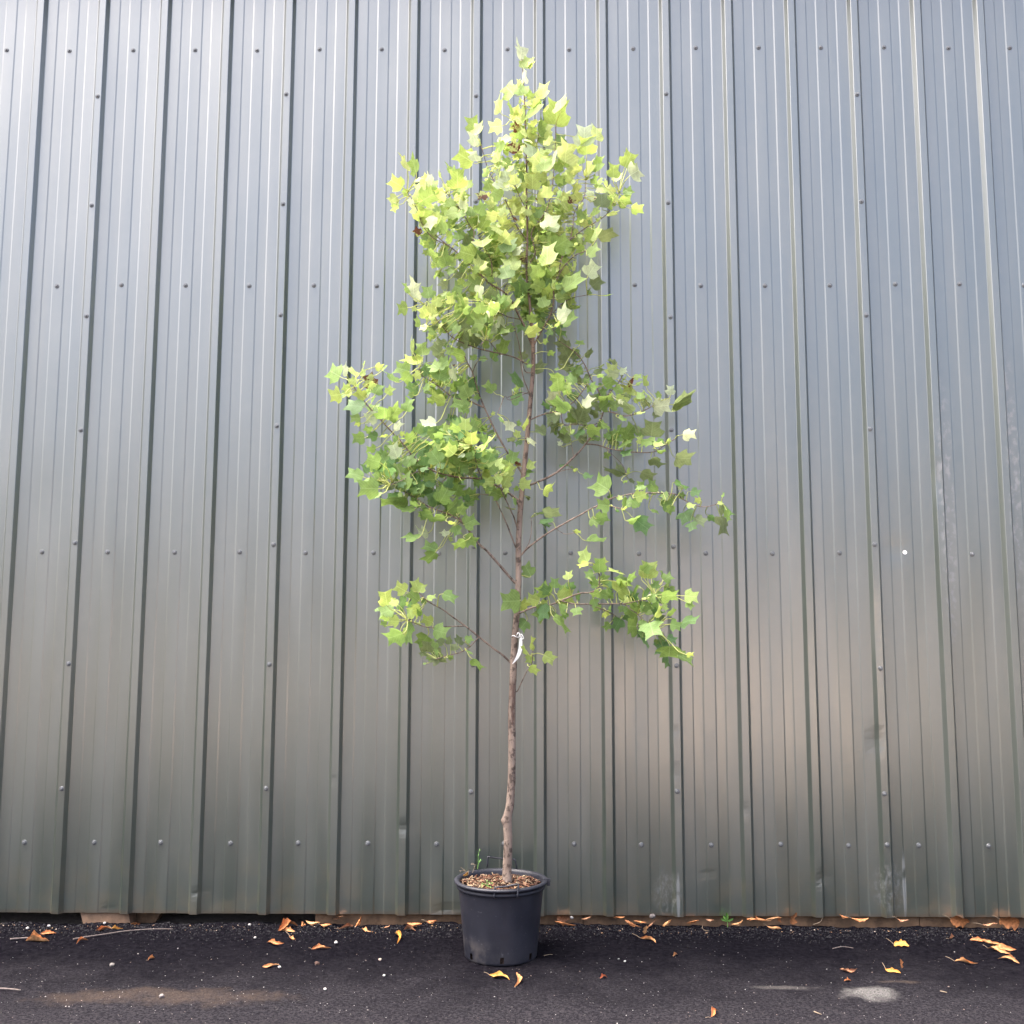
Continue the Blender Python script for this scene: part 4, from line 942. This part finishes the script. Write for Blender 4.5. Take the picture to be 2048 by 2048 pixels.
# dry leaves ----------------------------------------------------------------
def gp(px, py):
    p = at_z(px, py, 0.004)
    if p.y > -.034: p = at_y(px, py, -.034)
    z = ground_z(p.x, p.y)
    if p.z < z: p.z = z
    return p
DC = {'o': (.38, .155, .058), 't': (.42, .22, .095), 'y': (.40, .205, .045), 'r': (.38, .12, .05), 'n': (.30, .15, .08)}
def dry_leaf(px, py, lpx, wpx, ang, tone, label, shape='curl', cat='leaf', stalk=0):
    """lpx/wpx: apparent length/width in photo pixels; ang: direction of the tip in the picture"""
    rgd = random.Random(px*7+py)
    loc = gp(px, py)
    s = (loc-CAMLOC).length/2048
    L_ = lpx*s; W = wpx*s
    th = -R(ang)
    dx, dz = math.cos(R(ang)), math.sin(R(ang))
    lean = shape == 'stand' or loc.y > -.035
    if lean:
        a = Vector((dx, -.12, dz)).normalized(); lat = Vector((-dz, -.55, dx))
        if shape != 'stand': lat = Vector((-dz, -.8, .55))
    else:
        a = Vector((dx, dz*2.6, dz*.12)).normalized()
        L_ *= math.sqrt(dx*dx + (dz*2.6)**2)*.95
        lat = Vector((-a.y, a.x, rgd.uniform(.25, .7)))
        W *= 1.5
    lat = (lat - a*lat.dot(a)).normalized(); nr = a.cross(lat)
    if nr.z < 0 and not lean: nr = -nr
    n = 11
    V = []; F = []
    pk = rgd.uniform(.3, .6)
    def wcurl(t):
        u = t/pk if t < pk else (1-t)/(1-pk)
        return (max(0, u)**.8)*.95 + .05
    wid = {'curl': wcurl, 'broad': lambda t: (math.sin(math.pi*(.05+.93*t))**.55)*(1+.16*math.sin(t*16+px)), 'stand': lambda t: math.sin(math.pi*(.07+.9*t))**.6*(1+.16*math.sin(t*14+px))}[shape]
    arch = rgd.uniform(-.02, .10)*(1 if shape == 'curl' else .5); roll = rgd.uniform(.7, 1.7) if shape == 'curl' else rgd.uniform(.25, .6)
    tw = rgd.uniform(-2.4, 2.4) if shape == 'curl' else rgd.uniform(-.6, .6)
    bend = rgd.uniform(-.16, .16); bend2 = rgd.uniform(-.08, .08)
    us = (-1, -.62, -.3, 0, .3, .62, 1)
    for i in range(n+1):
        t = i/n; w = W*wid(t)*.5
        tipk = 1.0 if t < .78 else 1-(t-.78)
        c_ = a*(L_*(t-.5)*(.97 if shape == 'curl' else 1)) + lat*(L_*(bend*math.sin(math.pi*t) + bend2*math.sin(2*math.pi*t))) + Vector((0, 0, abs(L_)*(arch*math.sin(math.pi*t) + .05*t*t*max(0, tw))))
        ca, sa = math.cos(tw*(t-.4)), math.sin(tw*(t-.4))
        l2 = lat*ca + nr*sa; n2 = nr*ca - lat*sa
        for u in us:
            jag = 1 + .75*noise.noise(Vector((t*6.5, u*1.5, px*.37)))*abs(u)**2
            V.append(c_ + l2*(w*u*jag*math.cos(roll*abs(u)*.7)) + n2*(w*roll*.8*u*u*jag))
    m_ = len(us)
    for i in range(n):
        for k in range(m_-1): F.append((i*m_+k, i*m_+k+1, (i+1)*m_+k+1, (i+1)*m_+k))
    mz = min(p.z for p in V); gz = ground_z(loc.x, loc.y)
    o = mesh('dry_leaf', [tuple(p) for p in V], F, M_DRY, None, (0, 0, 0), True)
    nfl = len(F)
    base = DC[tone]; sc_ = rgd.uniform(.85, 1.15)
    cols = [tuple(q*sc_*(1+.15*math.sin(i*1.7)) for q in base) for i in range(nfl)]
    set_tint(o, cols)
    if shape != 'stand' and loc.y < -.05: loc.z = gz - mz + .001
    else: loc.z = max(loc.z, gz - mz)
    o.location = loc
    if stalk:
        mb = MB(); e = V[3]; d = (-a*.8 + Vector((rgd.uniform(-.4, .4), 0, .25))).normalized()*stalk*s
        mb.tube([e, e+d*.5+Vector((0, 0, .002)), e+d], [.0011, .001, .0009], 5); st = mb.build('stalk', M_STRAW, o)
    tag(o, label, cat, 'dry leaves along the foot of the wall')
    return o
DL = [
 (75,1881,44,14,0,'t','ragged tan dry leaf beside a short stick at the far left edge','curl',0),
 (97,1866,28,6,3,'o','thin orange curled leaf just above the ragged tan leaf at far left','curl',0),
 (207,1859,28,8,8,'o','orange rolled leaf left of a yellow one in front of the pale timber block','curl',0),
 (235,1856,24,7,-5,'y','yellowish shrivelled leaf between two orange ones near the pale timber block','curl',10),
 (271,1847,18,7,4,'o','small orange scrap of leaf tight under the wall by the brown offcut','broad',0),
 (165,1883,16,6,30,'o','small orange leaf at the left end of the long grey twig','curl',0),
 (302,1917,9,6,40,'t','tiny tan leaf fragment alone on the ground below the long twig','curl',5),
 (576,1857,34,16,20,'o','heap-like orange leaf with an upturned end by the left end of the base board','curl',0),
 (577,1861,30,8,-6,'t','pale tan leaf lying under the upturned orange leaf','curl',0),
 (603,1850,9,10,80,'o','small bent orange leaf between the upturned leaf and a long tan pair','curl',0),
 (626,1852,30,9,-4,'t','long tan leaf touching an orange one below the start of the base board','curl',0),
 (652,1851,24,8,2,'o','orange leaf at the right end of the long tan pair','curl',6),
 (551,1884,36,10,-4,'o','curled orange-tan leaf out on the ground left of a stalked small leaf','curl',0),
 (586,1874,14,7,-25,'t','little tan leaf with a long pale stalk lying on open ground','curl',20),
 (643,1895,38,8,4,'o','flat orange leaf with white pebbles close to its right end','curl',6),
 (692,1856,28,8,12,'n','brown curled leaf left of the spidery tan leaf','curl',10),
 (716,1853,26,9,60,'o','spidery orange leaf with stalks sticking up below the base board','curl',20),
 (735,1859,28,8,-22,'t','tan leaf with a pale tip at the right of the spidery leaf','curl',0),
 (774,1853,14,5,25,'n','thin forked brown leaf stalk on the ground left of the curled ring leaf','curl',10),
 (829,1853,30,12,0,'o','orange leaf curled into a ring left of the pot','curl',0),
 (819,1861,26,7,-4,'n','dull brown leaf lying under the ring-curled leaf','curl',0),
 (793,1877,28,8,-68,'y','twisted yellow leaf standing out below the ring-curled leaf','curl',6),
 (864,1842,22,8,6,'o','orange leaf close to the base board just left of the pot','curl',10),
 (542,1931,32,7,6,'t','tan leaf beside a white pebble, lowest of those on the left','curl',0),
 (677,1835,20,9,15,'n','pinkish brown leaf leaning on the base board','broad',0),
 (999,1953,42,9,-14,'y','curled yellow-orange leaf lying right in front of the pot','curl',12),
 (1031,1961,30,8,82,'t','narrow tan leaf lying upright beside the curled leaf in front of the pot','curl',8),
 (1127,1835,25,19,5,'n','rounded brown leaf with veins leaning against the board right of the pot','stand',0),
 (1131,1850,42,10,-8,'o','forked orange leaf at the foot of the rounded brown leaf','curl',0),
 (1172,1836,19,8,15,'n','brown hollow-looking curled leaf under the wall right of the rounded one','curl',0),
 (1238,1835,22,6,0,'o','flat orange leaf pressed against the board, left of a V-shaped pair','curl',0),
 (1266,1849,34,8,-22,'o','left half of a V-shaped pair of orange leaves below the wall','curl',0),
 (1280,1843,26,6,-6,'o','thin orange leaf behind the V-shaped pair','curl',0),
 (1334,1845,22,10,35,'t','tan leaf arched like a hook under the wall','curl',0),
 (1303,1851,22,5,40,'n','thin brown stalk-like leaf left of the hooked tan leaf','curl',0),
 (1291,1869,16,8,75,'t','upright part of a tan three-part leaf on open ground right of the pot','stand',0),
 (1296,1880,30,8,-22,'t','pale tan leaf with a grey stalk below the upright tan one','curl',18),
 (1386,1843,22,10,15,'o','crumpled orange leaf between the hooked leaf and the green seedling','broad',0),
 (1420,1839,16,5,-5,'n','dull brown leaf just left of the green seedling','curl',0),
 (1474,1844,24,9,22,'t','tan leaf with a hanging stub just right of the green seedling','curl',8),
 (1207,1955,15,7,5,'r','small red-brown bud-like leaf alone on open ground','curl',0),
 (1351,1912,10,5,20,'t','tiny tan scrap with a stalk on bare black ground','curl',6),
 (1429,2027,24,8,30,'o','orange leaf with thin stalks at the bottom edge of the picture','curl',14),
 (1504,1839,20,7,-3,'o','orange leaf at the left end of a row of three under the wall','curl',0),
 (1522,1836,24,7,-22,'o','middle orange leaf of the row of three under the wall','curl',0),
 (1545,1841,36,7,4,'t','tan right-hand leaf of the row of three under the wall','curl',0),
 (1559,1840,14,8,-60,'o','short bent orange leaf hanging off the right of the row of three','curl',6),
 (1588,1837,22,15,70,'o','orange leaf standing upright like a boot against the board','stand',0),
 (1549,1856,28,8,-10,'t','tan leaf lying in front of the row of three','curl',8),
 (1688,1832,18,6,-20,'o','slim orange leaf high against the board, left of an arched one','curl',0),
 (1720,1836,32,8,2,'o','arched orange leaf with a thin stalk against the board','curl',14),
 (1806,1838,22,5,-6,'n','faded brown leaf lying along the foot of the wall near the right','curl',8),
 (1920,1841,32,19,-8,'o','broad orange leaf with a stalk pointing up left, below the right end of the wall','stand',14),
 (2019,1845,32,24,-12,'o','broad red-orange leaf at the far right foot of the wall','stand',14),
 (1980,1848,26,7,8,'n','thin brown stalk with scraps left of the broad red-orange leaf','curl',16),
 (1803,1891,24,12,-10,'y','bright yellow leaf with a pale stalk pointing left on open ground','broad',16),
 (1903,1874,16,6,15,'n','small dull leaf crumb below the broad stalked orange leaf','curl',6),
 (1958,1880,32,8,-4,'o','uppermost orange leaf of the trail of leaves at the right','curl',0),
 (1988,1887,32,8,-28,'t','second leaf of the trail at the right, tan and pointed','curl',0),
 (2008,1896,34,9,-18,'o','third and longest leaf of the trail at the right','curl',0),
 (1998,1902,30,9,-25,'t','ragged pale leaf under the longest leaf of the trail','curl',10),
 (2017,1922,28,7,-28,'t','lowest tan leaf at the end of the trail at the right','curl',0),
 (1933,1924,36,7,-12,'t','tan leaf with a knobbed stalk left of the trail of leaves','curl',16),
 (1697,1941,32,7,-3,'n','bent brown leaf above a small orange scrap on dusty ground','curl',0),
 (1786,1943,22,8,-32,'y','yellow-tan leaf with a knobbed stalk left of an upright scrap','curl',14),
 (1803,1937,16,6,105,'o','upright orange scrap beside the yellow-tan stalked leaf','stand',0),
 (1695,1962,14,5,3,'o','small bright orange scrap at the top of the grey dusty patch','curl',0),
]
for (px, py, l, w, a, tn, lab, shp, stl) in DL:
    dry_leaf(px, py, l*.98, w*1.05, a, tn, lab, shp, 'leaf', stl)
c = at_y(931, 1753, PC.y-.10)
o = dry_leaf(931, 1753, 11, 6, 35, 'y', 'small pale yellow leaf lying on the mulch at the left rim of the pot', 'broad')
o.location = c + Vector((0, 0, .012)); o['group'] = 'dry leaves in the pot'

# twigs and sticks
def twig(pts, r, label, name='twig', mt=None):
    q = [gp(x, y) + Vector((0, 0, .004)) for x, y in pts]
    loc = q[0].copy()
    mb = MB(); s = smoothpts([p-loc for p in q], 4)
    mb.tube(s, [r*(1.15-.5*i/len(s)) for i in range(len(s))], 6)
    o = mb.build(name, mt or M_TWIG, None, loc, True); tag(o, label, 'twig'); return o
twig([(146,1880),(175,1875),(210,1870),(250,1864),(300,1860),(345,1860)], .0026, 'long thin grey twig lying on the black ground at the left')
twig([(20,1880),(45,1878),(70,1877)], .0035, 'short knobbly stick poking out from the ragged tan leaf at far left')
twig([(1665,1899),(1685,1895),(1707,1898)], .0016, 'thin curved grey twig on bare ground below the arched leaf')
twig([(0,1979),(20,1980),(41,1982)], .003, 'flat brown stick at the left edge near the bottom')
twig([(1406,1851),(1405,1858),(1410,1863),(1417,1864)], .0012, 'fine hooked stalk lying left of the green seedling', 'stalk', M_STRAW)
twig([(1626,1851),(1640,1846),(1645,1838)], .0012, 'thin pale stalk bent by the foot of the wall right of the boot-shaped leaf', 'stalk', M_STRAW)
twig([(1628,2025),(1643,2031)], .0018, 'short straw-coloured splinter on dusty ground near the bottom', 'splinter', M_STRAW)
twig([(1881,1984),(1894,1987)], .0015, 'tiny straw splinter at the right on dusty ground', 'splinter', M_STRAW)
twig([(1088,1913),(1098,1911),(1105,1911)], .0013, 'little pale straw on the black ground right of the pot', 'splinter', M_STRAW)

# stones big enough to pick out
def stone(px, py, d, col, label):
    p = gp(px, py); s = (p-CAMLOC).length/2048*d/2
    bm = bmesh.new(); bmesh.ops.create_icosphere(bm, subdivisions=2, radius=s)
    for v in bm.verts:
        v.co *= 1 + .28*noise.noise(v.co/s*1.1 + Vector((px, py, 0)))
        v.co.z *= .72
    me = bpy.data.meshes.new('stone'); bm.to_mesh(me); bm.free(); me.materials.append(M_STONE)
    o = bpy.data.objects.new('stone', me); C.objects.link(o); o.location = p + Vector((0, 0, s*.35))
    set_tint(o, [col]*len(me.polygons)); tag(o, label, 'stone', 'stones on the black ground')
W = (.55, .53, .50)
for px, py, d, col, lab in [
  (224,1931,10,(.34,.31,.29),'grey stone on the left, midway between wall and picture bottom'),
  (323,1994,11,(.38,.34,.32),'pale angular stone on the brown dusty patch at the left'),
  (634,1929,11,(.15,.09,.07),'dull brown stone in front of the base board at the left'),
  (672,1886,8,W,'white pebble touching the right end of the flat orange leaf'),
  (760,1920,7,(.5,.40,.34),'white and pink pebble left of the pot'),
  (768,1952,6,W,'white pebble on dusty ground left of the pot'),
  (650,1979,7,W,'white pebble on dusty ground below the brown stone'),
  (559,1935,7,W,'white pebble at the end of the lowest tan leaf on the left'),
  (98,1853,7,W,'white pebble near the wall above the thin orange leaf at far left'),
  (55,1857,6,W,'white pebble under the dark gap left of the thin orange leaf'),
  (209,1847,6,W,'white pebble right under the pale timber block'),
  (499,1853,6,W,'white pebble under the dark gap left of the base board'),
  (510,1876,6,W,'white pebble left of the curled orange-tan leaf'),
  (1305,1835,14,(.22,.20,.19),'grey flat chip against the board right of the V-shaped leaves'),
  (1250,1923,5,W,'white speck of stone on black ground right of the pot'),
  (1143,1837,9,(.42,.42,.42),'pale grey chip beside the rounded brown leaf'),
]: stone(px, py, d*.85, tuple(q*(.45 if col[0] < .45 else .7) for q in col), lab)

# loose grit: dark crumbs at the edge of the black surface, pale specks over it
def scatter(name, n, sampler, smin, smax, pal, seed):
    rgs = random.Random(seed); V = []; F = []; CO = []
    for i in range(n):
        x, y = sampler(rgs)
        s = rgs.uniform(smin, smax)*(1 if rgs.random() < .85 else 1.7)
        z = ground_z(x, y) + s*.25
        k = len(V); a = rgs.uniform(0, 6.28); e = rgs.uniform(.6, 1.5)
        ca, sa = math.cos(a), math.sin(a)
        for p in ((1, 0, 0), (0, 1, 0), (-1, 0, 0), (0, -1, 0), (0, 0, .8), (0, 0, -.8)):
            q = (p[0]*e+rgs.uniform(-.25, .25), p[1]/e+rgs.uniform(-.25, .25), p[2]+rgs.uniform(-.2, .2))
            V.append((x + s*(q[0]*ca-q[1]*sa), y + s*(q[0]*sa+q[1]*ca), z + s*q[2]))
        for q in ((0, 1, 4), (1, 2, 4), (2, 3, 4), (3, 0, 4), (1, 0, 5), (2, 1, 5), (3, 2, 5), (0, 3, 5)): F.append(tuple(t+k for t in q))
        c = rgs.choice(pal); m_ = rgs.uniform(.7, 1.25); CO += [tuple(t*m_ for t in c)]*8
    o = mesh(name, V, F, M_STONE); set_tint(o, CO); tag(o, kind='stuff'); return o
scatter('asphalt_crumbs', 7000, lambda r: (r.uniform(-3, 3), -.004 - abs(r.gauss(0, .10))), .0012, .0040, [(.004, .004, .006), (.008, .008, .010), (.014, .0135, .017)], 4)
scatter('gravel', 2000, lambda r: (r.uniform(-3, 3), -1.95*r.random()**.75 - .02), .0008, .0021, [(.22, .21, .205), (.12, .11, .105), (.34, .33, .32), (.10, .085, .08), (.16, .12, .10)], 5)
scatter('litter', 350, lambda r: (r.uniform(-3, 3), -.03 - abs(r.gauss(0, .05))), .001, .0032, [(.34, .22, .13), (.22, .13, .08), (.40, .33, .27)], 6)
